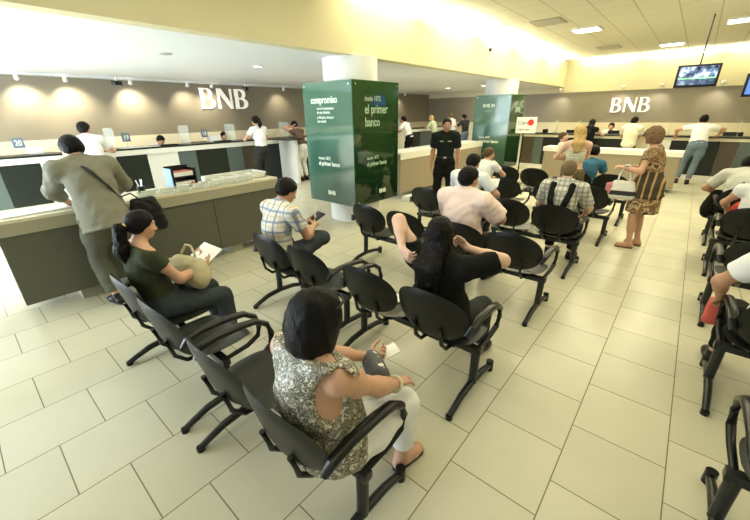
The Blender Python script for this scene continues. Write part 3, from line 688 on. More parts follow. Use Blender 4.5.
# ------------------------------------------------------------------ beam seating
M_seatf = mat('seat_black', (.006, .007, .005), .40, spec=.35, noise=.15, nscale=6)
M_seatp = mat('seat_pad', (.014, .016, .011), .36, spec=.5, noise=.1)
def bench_proto():
    t = empty('beam_bench')
    MB().box((0, 0, .36), (1.12, .055, .05), .008).build('beam', M_steel, t)
    for x in (-.52, .52):
        l = MB().tube([(x, 0, .36), (x, -.005, .20), (x, -.01, .09)], [.032, .030, .030], 12).build('leg', M_steel, t)
        f = MB().tube([(x, -.33, .022), (x, -.27, .045), (x, -.17, .078), (x, 0, .095), (x, .16, .080), (x, .26, .052), (x, .30, .050)], [.020, .022, .024, .026, .024, .022, .020], 12).build('foot', M_steel, l)
        MB().cyl((x, .30, 0), (x, .30, .085), .028, 14).build('levelling_cap', M_black, l); MB().cyl((x, -.33, 0), (x, -.33, .03), .024, 14).build('levelling_cap', M_black, l)
    for x in (-.275, .275):
        def seat(rho, th, x=x):
            ct, st = math.cos(th), math.sin(th); p = 2 / 2.7
            u = abs(ct) ** p * (1 if ct >= 0 else -1) * rho; v = abs(st) ** p * (1 if st >= 0 else -1) * rho
            z = .435 + .020 * u * u - .012 * (1 - rho ** 2) - .045 * max(0, v - .45) ** 2 * 3 + .05 * max(0, -v - .55)
            return (x + u * .258, .045 + v * .235, z), (0, 0, 1)
        MB().shell(seat, .036).build('seat', M_seatp, t)
        def back(rho, th, x=x):
            ct, st = math.cos(th), math.sin(th); p = 2 / 2.25
            u = abs(ct) ** p * (1 if ct >= 0 else -1) * rho; v = abs(st) ** p * (1 if st >= 0 else -1) * rho
            v2 = v * (1 - .0 * u * u); a = R(13); zz = v2 * .192
            y = -.262 - zz * math.sin(a) + .055 * u * u; z = .690 + zz * math.cos(a)
            return (x + u * .268, y, z - .012), (0, math.cos(a), math.sin(a))
        MB().shell(back, .030).build('backrest', M_seatf, t)
        MB().tube([(x - .10, -.02, .385), (x - .10, -.17, .40), (x - .10, -.235, .47), (x - .10, -.265, .60)], .014, 8).tube([(x + .10, -.02, .385), (x + .10, -.17, .40), (x + .10, -.235, .47), (x + .10, -.265, .60)], .014, 8).box((x, 0, .395), (.26, .2, .02)).build('seat_bracket', M_steel, t)
    for x in (-.555, .555):
        MB().tube([(x * .97, -.225, .60), (x, -.20, .655), (x, -.10, .675), (x, .06, .672), (x, .17, .655), (x, .245, .60), (x, .27, .52), (x * .985, .255, .44), (x * .97, .17, .395), (x * .95, 0, .37)],
                  [.022, .027, .029, .029, .028, .026, .023, .021, .019, .018], 12, .75).build('armrest', M_black, t)
    return t
proto = bench_proto()
BEN = [(-2.56, .80, 'black beam bench for two in the nearest row, left end under the ponytailed woman'), (-1.305, .80, 'black beam bench for two in the nearest row, under the woman in the silver top'),
       (-2.56, 1.97, 'black beam bench for two in the second row, under the man in the plaid shirt'), (-1.305, 1.97, 'black beam bench for two in the second row, under the woman in black'),
       (-2.56, 3.40, 'empty black beam bench for two in the third row, left half'), (-1.305, 3.40, 'black beam bench for two in the third row, under the man in pink'),
       (-2.56, 4.72, 'black beam bench for two in the fourth row, left half in front of the guard'), (-1.305, 4.72, 'black beam bench for two in the fourth row, under the man with black braces'),
       (-2.50, 6.22, 'black beam bench for two in the fifth row, left half'), (-1.22, 6.22, 'black beam bench for two in the fifth row, right half'),
       (-2.45, 7.55, 'black beam bench for two in the sixth row, left half'), (-1.17, 7.55, 'black beam bench for two in the sixth row, right half beside the blue shirt'),
       (1.03, 1.85, 'black beam bench nearest in the right hand block, empty, at the lower right corner'), (1.02, 3.08, 'black beam bench in the right hand block under the person in the white shirt'), (1.00, 4.42, 'black beam bench in the right hand block, third from the camera'),
       (1.03, 5.85, 'black beam bench in the right hand block, fourth from the camera'), (1.03, 7.2, 'black beam bench in the right hand block, farthest from the camera')]
for i, (x, y, lb) in enumerate(BEN):
    o = proto if i == 0 else copy_tree(proto)
    o.location = (x, y, 0); tag(o, lb, 'bench', 'black beam benches')

# ------------------------------------------------------------------ hanging screens, signs, counter things
def screen(x, y, z, rz, label, w=.72, h=.44):
    t = empty('television', (x, y, z), rz, label, 'television')
    MB().box((0, 0, 0), (w, .07, h), .012).build('casing', M_black, t)
    m = mat('screen_picture', (.05, .06, .1), .2)
    if not m.get('done'):
        m['done'] = 1; g = NT(m); tc = g.obj(); sp = g.n('ShaderNodeSeparateXYZ'); g.l(tc, sp.inputs[0])
        ns = g.n('ShaderNodeTexNoise'); ns.inputs['Scale'].default_value = 9; ns.inputs['Detail'].default_value = 4; g.l(tc, ns.inputs['Vector'])
        r = g.n('ShaderNodeValToRGB'); e = r.color_ramp.elements; e[0].position = .35; e[0].color = (.01, .015, .03, 1); e[1].position = .62; e[1].color = (.45, .55, .80, 1); k = e.new(.5); k.color = (.10, .16, .32, 1)
        g.l(ns.outputs[0], r.inputs[0])
        band = g.math('LESS_THAN', g.math('ABSOLUTE', g.math('ADD', sp.outputs[2], .045)), .010)
        c = g.mix(band, r.outputs[0], (.25, .75, .30)); low = g.math('LESS_THAN', sp.outputs[2], -.055)
        c = g.mix(g.math('MULTIPLY', low, .55), c, (.03, .05, .10)); g.l(c, g.b.inputs['Base Color']); g.l(c, g.b.inputs['Emission Color']); g.b.inputs['Emission Strength'].default_value = .8
    MB().b2((-w / 2 + .045, -.042, -h / 2 + .05), (w / 2 - .045, -.036, h / 2 - .04)).build('display', m, t)
    MB().cyl((0, .03, h / 2), (0, .03, 3.65 - z), .014).box((0, .05, 0), (.2, .06, .2)).build('ceiling_mount', M_steel, t); return t
screen(-.23, 11.0, 2.52, R(4), 'flat black television hanging from the ceiling above the far counter')
screen(.925, 11.2, 2.30, R(4), 'second hanging television with a blue picture, cut by the right edge')
for k in kids(bpy.data.objects['television.001']):
    if k.name.startswith('display'): k.data.materials[0] = mat('screen_blue', (.05, .1, .5), .2, emit=(.10, .22, .9), estr=.9)

t = empty('sign_stand', (-3.45, 10.15, 0), R(8), 'white notice with a red circle on a tall black floor stand before the second column', 'sign')
MB().tube([(0, 0, 0), (0, 0, .02)], .16, 24).build('base', M_steel, t); MB().cyl((0, 0, .02), (0, 0, 1.4), .016).build('pole', mat('matt_black', (.006, .006, .006), .8, spec=.1), t)
MB().box((.05, -.02, 1.53), (.50, .02, .40), .006).build('board', M_paper, t)
MB().tube([(.16, -.031, 1.60), (.16, -.035, 1.60)], .075, 24).build('red_circle', mat('red_print', (.75, .03, .03), .5), t)
text_mesh('printed_text', 'Claro', mat('print_dark', (.04, .04, .05), .6), .13, t, (-.17, -.032, 1.55), (R(90), 0, 0), .001)
text_mesh('printed_text', 'pagos aqui', mat('print_dark'), .07, t, (-.15, -.032, 1.41), (R(90), 0, 0), .001)

def number_sign(loc, rz, txt, label):
    t = empty('number_sign', loc, rz, label, 'sign', 'teller number signs'); MB().cyl((0, 0, 0), (0, 0, .16), .012).box((0, 0, .005), (.10, .08, .01)).build('post', M_chrome, t)
    MB().box((0, 0, .27), (.26, .02, .22), .004).build('plate', mat('sign_blue_grey', (.13, .19, .26), .4), t)
    text_mesh('number', txt, M_txt, .17, t, (0, -.012, .21), (R(90), 0, 0), .001, .003, 'CENTER'); t.scale = (.62, .62, .8)
for y, n, z, lb in ((.95, '20', 1.255, 'blue grey plate numbered 20 on the teller counter at the left edge'), (2.70, '19', 1.255, 'small blue grey number plate on the teller counter right of the white shirted man'), (4.45, '18', 1.255, 'small blue grey number plate below the large letters')):
    number_sign((-9.5, y, z), R(90), n, lb)
for i, (y, lb) in enumerate(((.35, 'pale glass screen at the left edge'), (2.40, 'pale green glass screen right of the white shirted man'), (3.95, 'pale green glass screen below the big letters'), (5.15, 'pale glass screen left of the ponytailed customer'), (6.9, 'pale glass screen by the white fin'), (9.6, 'glass screen seen between the columns'), (12.5, 'glass screen behind the guard'))):
    o = MB().box((0, 0, .21), (.38, .010, .42), .003).build('glass_screen', M_glass); o.location = (-9.50, y, 1.257); o.rotation_euler.z = R(12); tag(o, lb + ', standing on the left teller counter', 'glass screen', 'glass screens on the teller counter')
for i, x in enumerate((-3.6, -2.9, -1.7, -.55, .9)):
    o = MB().box((0, 0, .20), (.010, .36, .40), .003).build('glass_screen', M_glass); o.location = (x, 13.78, 1.167); tag(o, 'pale glass screen on the far teller counter, %s from the left' % ('first', 'second', 'third', 'fourth', 'fifth')[i], 'glass screen', 'glass screens on the far counter')

def monitor(loc, rz, label, cream=False):
    t = empty('computer_monitor', loc, rz, label, 'monitor'); m = M_cream_lam if cream else M_black
    MB().box((0, 0, .006), (.20, .16, .012), .004).cyl((0, 0, .01), (0, 0, .12), .02).build('stand', m, t); MB().box((0, 0, .26), (.42, .045, .30), .01).build('casing', m, t)
    MB().box((0, .024, .26), (.38, .004, .26)).build('display', mat('screen_dim', (.2, .24, .26), .2), t)
for x, y, z, rz, lb, c in ((-10.1, 4.55, .84, 80, 'dark computer monitor behind the left counter below the letters', 0), (-10.1, 1.3, .84, 100, 'pale computer monitor behind the left counter at the left edge', 1), (-10.1, 6.3, .84, 95, 'pale computer monitor behind the counter right of the ponytailed customer', 1),
        (-10.1, 8.6, .84, 80, 'dark computer monitor behind the left counter hidden beside the front column', 0), (-3.2, 14.4, .84, 10, 'dark monitor behind the far counter near the second column', 0), (-1.95, 14.4, .84, -10, 'dark monitor behind the far counter between two customers', 0), (-.95, 14.4, .84, 5, 'dark monitor behind the far counter left of the leaning man in white', 0), (.85, 14.4, .84, 5, 'dark monitor behind the far counter right of the leaning man in white', 0)):
    monitor((x, y, z), R(rz), lb, c)
def slab(name, loc, d, m, label, cat, rz=0., group=None):
    o = MB().box((0, 0, d[2] / 2), d, min(d) * .25).build(name, m); o.location = loc; o.rotation_euler.z = rz; return tag(o, label, cat, group)
slab('keyboard', (-9.40, 3.5, 1.256), (.16, .42, .025), M_black, 'black keyboard lying on the left teller counter', 'keyboard')
slab('keyboard', (-9.40, 4.85, 1.256), (.16, .42, .025), M_black, 'black keyboard on the teller counter left of the ponytailed customer', 'keyboard')
slab('paper_sheet', (-9.36, 2.90, 1.256), (.22, .75, .008), M_paper, 'white papers spread on the left teller counter right of the number plate', 'paper')
slab('paper_box', (-9.52, 1.15, 1.256), (.16, .24, .13), M_paper, 'white box of slips on the teller counter under the number 20', 'box')
slab('paper_box', (-9.55, 4.72, 1.256), (.20, .28, .16), M_paper, 'white box on the teller counter below the big letters', 'box')
slab('paper_box', (-9.5, 6.35, 1.256), (.2, .34, .22), M_cream_lam, 'cream box on the teller counter beside the ponytailed customer', 'box')
slab('telephone', (-9.5, 1.75, 1.256), (.20, .18, .07), M_whitep, 'white telephone on the teller counter behind the leaning man', 'telephone')
slab('payment_terminal', (-1.0, 13.62, 1.166), (.22, .16, .10), M_black, 'small black payment terminal on the far counter left of the leaning man', 'terminal')
slab('payment_terminal', (-3.9, 13.65, 1.166), (.16, .14, .13), M_black, 'small black payment terminal on the far counter beside the notice stand', 'terminal')
# on the near island: tray of forms, brochure rack, pens, papers
t = empty('form_tray', (-5.0, 2.72, 1.0), 0, 'long white tray of printed forms on the near writing counter', 'tray')
MB().b2((-.28, -.42, .001), (-.26, .42, .08)).b2((.08, -.42, .001), (.10, .42, .05)).b2((-.28, -.42, .001), (.10, -.40, .08)).b2((-.28, .40, .001), (.10, .42, .08)).b2((-.28, -.42, .001), (.10, .42, .007)).build('tray_box', M_whitep, t, smooth=False)
blk = mat('form_print', (.45, .42, .30), .7)
for k in range(4):
    f = MB().box((-.09, -.30 + k * .2, .035), (.28, .17, .045), .004, (0, -.10, 0)).build('form_stack', M_paper, t)
    MB().box((-.07, -.30 + k * .2, .063), (.20, .10, .003), 0, (0, -.10, 0)).build('form_text', blk, f)
t = empty('form_strip', (-4.78, 2.05, 1.0), 0, 'row of glossy slips standing along the front edge of the writing counter', 'holder')
MB().box((0, 0, .02), (.10, 1.5, .012)).box((.05, 0, .05), (.006, 1.5, .07)).build('holder', M_glass, t, smooth=False)
for k in range(7): MB().box((.02, -.62 + k * .2, .045), (.012, .15, .07), .002, (0, .3, 0)).build('slip', M_paper, t)
t = empty('brochure_rack', (-5.12, 1.98, 1.0), R(6), 'black brochure rack with white and red leaflets on the writing counter', 'rack')
MB().b2((-.14, -.22, 0), (-.12, .22, .34)).b2((-.14, -.22, 0), (.12, -.20, .30)).b2((-.14, .20, 0), (.12, .22, .30)).b2((-.14, -.22, 0), (.12, .22, .02)).b2((-.14, -.22, .16), (.10, .22, .175)).build('rack_frame', M_black, t, smooth=False)
MB().box((-.01, 0, .06), (.20, .36, .06), .004).build('leaflet_stack', M_paper, t); MB().box((-.01, 0, .215), (.20, .36, .07), .004).build('leaflet_stack', M_paper, t)
MB().box((-.01, 0, .255), (.19, .35, .008)).build('leaflet_cover', mat('leaflet_red', (.55, .12, .08), .5), t); MB().tube([(.122, .12, .05), (.125, .12, .05)], .035, 16).build('red_badge', mat('leaflet_red'), t)
MB().box((.0, -.235, .17), (.22, .012, .30)).build('side_card', mat('card_blue', (.22, .34, .55), .5), t)
slab('writing_pad', (-4.95, .42, 1.0), (.30, .55, .018), M_paper, 'white papers under the hands of the leaning man', 'paper', R(5))
slab('writing_pad', (-5.0, -.35, 1.0), (.30, .45, .015), M_paper, 'white paper on the writing counter at the left edge', 'paper', R(-8))
slab('folded_slip', (-5.1, .05, 1.0), (.10, .22, .012), mat('slip_dark', (.16, .17, .15), .6), 'small dark slip lying at the left end of the writing counter', 'paper')
t = empty('pen_holder', (-5.05, 1.45, 1.0), 0, 'small black pen holder on the writing counter beside the bag strap', 'pen holder'); MB().tube([(0, 0, 0), (0, 0, .09)], [.04, .045], 16).build('cup', M_black, t)
for k, (a, b) in enumerate(((.02, .01), (-.02, .015), (0, -.02))): MB().cyl((a * .5, b * .5, .03), (a * 1.8, b * 1.8, .17), .005, 8).build('pen', M_chrome, t)
bpy.data.objects['brochure_rack'].scale = (.8, .72, .8)
# floor box near the second island, papers on seats
t = empty('floor_box', (-4.55, 6.75, 0), 0, 'low white box on the floor beside the second writing counter', 'box'); MB().box((0, 0, .05), (.46, .40, .10), .01).build('box', M_whitep, t); MB().box((0, 0, .106), (.42, .36, .012), .003).build('lid', M_white, t)
slab('paper_sheet', (-1.62, 2.05, .452), (.20, .15, .006), M_paper, 'white paper lying on an empty seat beside the woman in black', 'paper', .5)

# ------------------------------------------------------------------ people
H_black = mat('hair_black', (.005, .004, .0035), .45, spec=.14, noise=.3, nscale=30, bump=.5, bscale=70, stretch=(3, 3, .5))
H_brown = mat('hair_brown', (.10, .060, .030), .5, spec=.14, noise=.3, nscale=30, bump=.5, bscale=70, stretch=(3, 3, .5))
H_curl = mat('hair_curly_brown', (.20, .12, .06), .5, spec=.14, noise=.6, nscale=40, bump=1, bscale=60)
H_lbrown = mat('hair_light_brown', (.17, .115, .06), .55, spec=.14, noise=.2, nscale=30, bump=.5, bscale=70)
H_blond = mat('hair_blond', (.55, .38, .15), .5, spec=.14, noise=.35, nscale=25, bump=.5, bscale=70, stretch=(3, 3, .5))
C_black = cloth('cloth_black', (.010, .011, .010)); C_darkgrey = cloth('cloth_charcoal', (.035, .038, .035)); C_navy = cloth('uniform_dark', (.012, .018, .016))
C_jeans = cloth('denim_dark', (.050, .062, .070)); C_jeansl = cloth('denim_blue', (.14, .19, .23)); C_white = cloth('cloth_white', (.80, .80, .76)); C_cream = cloth('cloth_cream', (.78, .74, .55))
C_olive = cloth('cloth_olive', (.050, .058, .032)); C_pink = cloth('cloth_pink', (.86, .67, .60)); C_grey = cloth('cloth_grey_green', (.235, .23, .175)); C_trouser = cloth('trouser_grey_green', (.105, .108, .075))
C_brown = cloth('cloth_brown', (.13, .09, .06)); C_blue = cloth('cloth_blue', (.05, .15, .24)); C_khaki = cloth('cloth_khaki', (.16, .13, .08)); C_pale = cloth('cloth_pale_grey', (.55, .56, .50)); C_ice = cloth('cloth_ice', (.72, .76, .74)); C_red = cloth('cloth_red', (.62, .09, .07))
L_black = mat('leather_black', (.009, .009, .008), .38, spec=.25, noise=.2, bump=.3, bscale=80); L_tan = mat('leather_tan', (.30, .17, .09), .5); L_white = mat('shoe_white', (.68, .66, .55), .5); L_straw = mat('bag_beige', (.50, .44, .26), .75, noise=.15, bump=.5, bscale=60)
PLAID = stripes_material('plaid_yellow_blue', (.74, .70, .58), [(0, .085, .22, .0, (.12, .18, .36), .75), (0, .085, .10, .04, (.62, .48, .22), .6), (2, .095, .20, .02, (.13, .19, .36), .7), (2, .095, .12, .06, (.55, .44, .22), .6)])
PLAIDG = stripes_material('plaid_grey', (.62, .61, .52), [(0, .052, .28, 0, (.16, .16, .14), .6), (2, .055, .28, 0, (.18, .17, .14), .6), (1, .055, .28, 0, (.2, .19, .16), .4)])
SEQ = blotch_material('silver_sequins', ((.07, .065, .04), (.32, .30, .22), (.12, .11, .07), (.66, .63, .52), (.16, .145, .10)), 48, .5, .12)
DRESS = blotch_material('dress_print', ((.16, .10, .05), (.34, .22, .10), (.20, .09, .04), (.50, .38, .20), (.09, .06, .03)), 10)
DRESS2 = stripes_material('dress_stripes', (.055, .045, .025), [(1, .095, .22, .03, (.52, .33, .12), .95)])
def _striped_middle(m, z0, z1):
    g = NT(m); src = g.b.inputs['Base Color'].links[0].from_socket; sp = g.n('ShaderNodeSeparateXYZ'); g.l(g.obj(), sp.inputs[0])
    f = g.math('LESS_THAN', g.math('FRACT', g.math('DIVIDE', g.math('ADD', sp.outputs[1], 1.02), .085)), .26)
    st = g.mix(f, (.050, .042, .025), (.50, .31, .11)); inn = g.math('MULTIPLY', g.math('GREATER_THAN', sp.outputs[2], z0), g.math('LESS_THAN', sp.outputs[2], z1))
    g.l(g.mix(inn, src, st), g.b.inputs['Base Color'])
_striped_middle(DRESS, .74, 1.10)
HALTER = stripes_material('halter_stripes', (.66, .64, .50), [(2, .04, .4, 0, (.30, .48, .34), .7), (2, .07, .25, .02, (.65, .38, .28), .6)])
FLORAL = blotch_material('yellow_print', ((.62, .60, .30), (.40, .55, .35), (.75, .72, .50), (.20, .30, .25)), 14)
def legs_sit(y=.43, sp=.11, dy=0., z=.085, kx=.1): return [dict(a=(sp, y, z), k=(kx, 1, .6)), dict(a=(-sp, y + dy, z), k=(-kx, 1, .6))]
HIP = .555
NEAR, MID, FAR = .0068, .0085, .0105

# --- nearest row
ponytail = human('seated woman with black ponytail, olive top and jeans reading paper in the nearest row', (-2.85, .77, 0), 0, H=1.60, hz=.545, lean=-13, hunch=14, fem=True, girth=1.05, head=(4, 12, 0),
    arms=[dict(w=(.10, .31, .76), e=(.5, -.5, -.9), d=(-.35, .9, .1), n=(-.7, -.2, .6), c=.9), dict(w=(-.10, .31, .78), e=(-.6, -.4, -.8), d=(.4, .9, .15), n=(.6, -.2, .7), c=.8)],
    legs=legs_sit(.44, .10, -.02), skn='skin_tan', top=dict(m=C_olive, sleeve=.42, collar=False, neck=.01, hem=-.01), bottom=dict(m=C_jeans), shoes=dict(m=L_white), hair=dict(style='pony', m=H_black, len=.30, pz=-.01, e=.014, tie=mat('tie_yellow', (.75, .65, .2), .5)), vox=NEAR)
silver = human('seated woman with black bob, sleeveless silver sequinned top and white trousers, nearest of all', (-.955, .75, 0), 0, H=1.60, hz=.525, lean=-11, hunch=12, fem=True, girth=1.28, head=(-18, 14, 0),
    arms=[dict(w=(.14, .36, .645), e=(.9, -.5, .0), d=(.1, 1, -.25), n=(0, .1, -1), c=.25, sp=.5), dict(w=(-.05, .38, .70), e=(-.8, -.2, -.7), d=(.55, .8, .1), n=(.4, .1, .8), c=.8)],
    legs=[dict(a=(.13, .42, .09), k=(.1, 1, .6)), dict(a=(-.02, .45, .09), k=(-.05, 1, .6))], skn='skin_tan', top=dict(m=SEQ, sleeve=-.5, collar=False, hem=-.12, neck=.03, scoop=.1, t=.024, wr=.003, name='sequinned_top', cuts=[((.21, -.04, .10), (.095, .13, .16)), ((-.21, -.04, .10), (.095, .13, .16))]),
    bottom=dict(m=C_white, len=.88, t=.014), shoes=dict(m=L_black, sandal=True), hair=dict(style='bob', m=H_black, e=.026, low=-.175, big=1, wr=.003, fine=2.2), vox=NEAR)
# --- second row
plaid = human('seated man in white, blue and yellow plaid shirt, one leg crossed over his knee', (-2.92, 1.90, 0), 0, H=1.70, hz=HIP, lean=2, hunch=16, girth=1.12, head=(-8, 30, 0),
    arms=[dict(w=(.10, .40, .80), e=(.6, -.3, -.9), d=(-.5, .9, .1), n=(-.5, -.3, -.6), c=.9), dict(w=(-.04, .42, .80), e=(-.7, -.3, -.8), d=(.5, .9, .0), n=(.4, -.2, .7), c=.7)],
    legs=[dict(a=(-.13, .52, .60), k=(1, .45, .5), f=(-.6, .3, -.4), tz=.52), dict(a=(-.14, .42, .09), k=(-.1, 1, .6))], skn='skin_brown', top=dict(m=PLAID, sleeve=.62, hem=-.06), bottom=dict(m=C_jeans), shoes=dict(m=L_black, free=1), hair=dict(style='short', m=H_black), vox=MID)
black = human('seated woman dressed in black with long black hair and both hands raised to her head', (-1.07, 1.95, 0), 0, H=1.62, hz=.53, lean=-10, hunch=4, fem=True, girth=1.34, head=(6, 2, -4),
    arms=[dict(w=(.115, .10, 1.05), e=(1, .2, -.25), d=(-.75, .2, .35), n=(-.6, -.6, 0), c=.7), dict(w=(-.20, -.20, 1.06), e=(-.75, .3, 1), d=(.9, -.25, -.35), n=(.3, .9, -.1), c=.6)],
    legs=legs_sit(.46, .12), skn='skin_light', top=dict(m=C_black, sleeve=.80, collar=False, neck=.07, scoop=0, hem=-.04, t=.018), bottom=dict(m=C_darkgrey), shoes=dict(m=L_black), hair=dict(style='long', m=H_black, e=.014, len=.26), vox=NEAR)
# --- third row
pink = human('seated heavy man in a pink short sleeved shirt, seen from behind in the third row', (-1.66, 3.36, 0), 0, H=1.75, hz=HIP, lean=-1, hunch=8, girth=1.25, head=(-24, 4, 0),
    arms=[dict(w=(.18, .36, .93), e=(1, -.1, -.9), d=(-.3, .6, .7), n=(-.9, .1, .1), c=.9), dict(w=(-.06, .36, .86), e=(-.9, -.2, -.7), d=(.9, .4, .1), n=(0, -.5, -.5), c=.6)],
    legs=legs_sit(.46, .14), skn='skin_brown', top=dict(m=C_pink, sleeve=.85, hem=-.07, t=.034, wr=.004), bottom=dict(m=C_black), shoes=dict(m=L_black), hair=dict(style='short', m=H_black), vox=MID)
# --- fourth row
ice = human('seated man in pale bluish white shirt, in front of the man in pink', (-2.28, 4.70, 0), 0, H=1.72, hz=HIP, lean=0, hunch=14, girth=1.28, head=(-10, 14, 0),
    arms=[dict(w=(.25, .30, .82), e=(.9, -.3, -.7), d=(.1, .7, .6), n=(-.7, -.4, .3), c=.8), dict(w=(-.12, .38, .76), e=(-.8, -.3, -.7), n=(0, 0, -1))],
    legs=legs_sit(.46, .14), skn='skin_brown', top=dict(m=C_ice, sleeve=.75, hem=-.06, t=.016), bottom=dict(m=C_darkgrey), shoes=dict(m=L_black), hair=dict(style='short', m=H_black), vox=.010)
braces = human('seated man with short brown hair, grey checked shirt and broad black braces', (-1.03, 4.69, 0), 0, H=1.70, hz=HIP, lean=0, hunch=12, girth=1.12, head=(4, 8, 0),
    arms=[dict(w=(.22, .36, .64), e=(.8, -.5, -.3), n=(0, 0, -1)), dict(w=(-.22, .36, .64), e=(-.8, -.5, -.3), n=(0, 0, -1))],
    legs=legs_sit(.43, .14), skn='skin_light', top=dict(m=PLAIDG, sleeve=.8, hem=-.05, t=.016), bottom=dict(m=C_black), shoes=dict(m=L_black), hair=dict(style='short', m=H_lbrown, e=.009), vox=MID)
def strap(p, pts, r=.004, w=.022, name='strap', m=None, flat=None):
    mb = MB().tube([tuple(float(a) for a in q) for q in pts], w, 10, .28, up=(0, -1, 0)); return mb.build(name, m or C_black, p)
_b = braces; _c = _b['C']; _n = _b['N']
for x in (1, -1):
    strap(_b['root'], [_n + V(x * .115, .10, -.12), _n + V(x * .115, .065, -.02), _n + V(x * .11, .0, .038), _n + V(x * .105, -.08, .012), _n + V(x * .10, -.138, -.09), _c + V(x * .085, -.170, .05), _c + V(x * .05, -.176, -.08), _c + V(x * .03, -.176, -.2)], w=.036, name='brace_strap')
# --- fifth row
chin = human('seated woman with brown hair bun and white top resting chin on hand', (-2.72, 6.2, 0), 0, H=1.62, hz=HIP, lean=2, hunch=16, fem=True, girth=1.05, head=(-45, 8, 0),
    arms=[dict(w=(.12, .20, .98), e=(.9, .4, -1), d=(-.2, .0, 1), n=(-.6, -.6, 0), c=1.0), dict(w=(.02, .34, .74), e=(-.8, -.3, -.7), n=(0, 0, -1))],
    legs=legs_sit(.43, .11), skn='skin_tan', top=dict(m=C_white, sleeve=.5, collar=False, hem=-.03), bottom=dict(m=C_jeans), shoes=dict(m=L_black), hair=dict(style='bun', m=H_brown, pz=-.02), vox=.010)
# --- sixth row
blue = human('seated man in a blue T-shirt beyond the blonde woman', (-1.34, 7.50, 0), 0, H=1.66, hz=HIP, lean=10, side=5, hunch=16, girth=1.02, head=(10, 14, 0),
    arms=[dict(w=(.18, .38, .60), e=(.8, -.4, -.4), n=(0, 0, -1)), dict(w=(-.18, .38, .60), e=(-.8, -.4, -.4), n=(0, 0, -1))],
    legs=legs_sit(.43, .14), skn='skin_brown', top=dict(m=C_blue, sleeve=.55, collar=False), bottom=dict(m=C_black), shoes=dict(m=L_black), hair=dict(style='short', m=H_black), vox=.010)
# --- standing in the hall
guard = human('standing security guard in a dark uniform shirt and trousers facing the camera', (-3.62, 6.38, 0), R(-152), H=1.765, girth=1.02, head=(6, 4, 0),
    arms=[dict(w=(.27, .04, .84), e=(.4, -.9, -.1), c=.5), dict(w=(-.27, .04, .84), e=(-.4, -.9, -.1), c=.5)], legs=[dict(a=(.13, .02, .088)), dict(a=(-.13, -.02, .088))],
    skn='skin_brown', top=dict(m=C_navy, sleeve=.72, hem=.03, t=.016), bottom=dict(m=C_black, t=.018, fl=.012), shoes=dict(m=L_black), hair=dict(style='short', m=H_black, e=.009, line=.075), vox=.009, belt=L_black)
_g = guard; C_badge = mat('badge_yellow', (.55, .48, .22), .5)
for x in (-.075, .075): MB().box(tuple(_g['C'] + V(x, .132, .10)), (.075, .008, .018), .003).build('name_patch', C_badge, _g['root'])
for i in (0, 1):
    a, el = _g['arms'][i][0], _g['arms'][i][1]; q = a + (el - a) * .32; MB().box(tuple(q + V((1 if i == 0 else -1) * .068, 0, 0)), (.012, .05, .065), .004).build('shoulder_patch', mat('patch_red', (.35, .08, .05), .6), _g['root'])
MB().box(tuple(_g['P'] + V(0, .155, .10)), (.06, .012, .04), .005).build('buckle', M_chrome, _g['root'])
dress = human('standing woman with curly brown hair in a brown patterned dress, carrying a white handbag', (-.30, 6.18, 0), R(84), H=1.62, hz=.912, fem=True, girth=1.0, lean=2, hunch=8, head=(0, 6, 0),
    arms=[dict(w=(.10, .30, 1.12), e=(.6, -.3, -.8), n=(-.5, 0, -.6), c=.5), dict(w=(-.17, .30, 1.13), e=(-.6, -.5, -.8), d=(.1, 1, .25), n=(.3, .2, -1), c=.5)],
    legs=[dict(a=(.11, -.03, .085), ph=0), dict(a=(-.10, .03, .085))], skn='skin_tan', top=dict(m=DRESS, sleeve=.45, collar=False, name='dress_top', hem=-.16, flare=.055, t=.022, neck=.01), bottom=dict(m=DRESS, skirt=.40, w=.205, w0=.195, t=.026, rise=.0, name='skirt'), shoes=dict(m=mat('leather_brown', (.13, .055, .03), .5), sandal=True), hair=dict(style='bob', m=H_curl, e=.030, low=-.10, wr=.007, fine=4.5), vox=MID)
blonde = human('standing blonde woman in striped halter top holding a baby', (-1.42, 6.90, 0), R(12), H=1.63, fem=True, girth=1.02, lean=-2, hunch=4, head=(30, 2, 0),
    arms=[dict(w=(-.02, .24, 1.25), e=(.9, -.2, -.7), n=(-.5, -.5, 0)), dict(w=(-.16, .26, 1.08), e=(-1, -.4, -.5), n=(.6, -.5, .4), c=.8)],
    skn='skin_light', top=dict(m=HALTER, sleeve=-2, neck=.09, collar=False, hem=.20, name='halter_top', t=.009), bottom=dict(m=C_khaki, rise=.06), shoes=dict(m=L_tan), hair=dict(style='long', m=H_blond, e=.022, len=.12, wr=.006, fine=4), vox=MID, face=True)
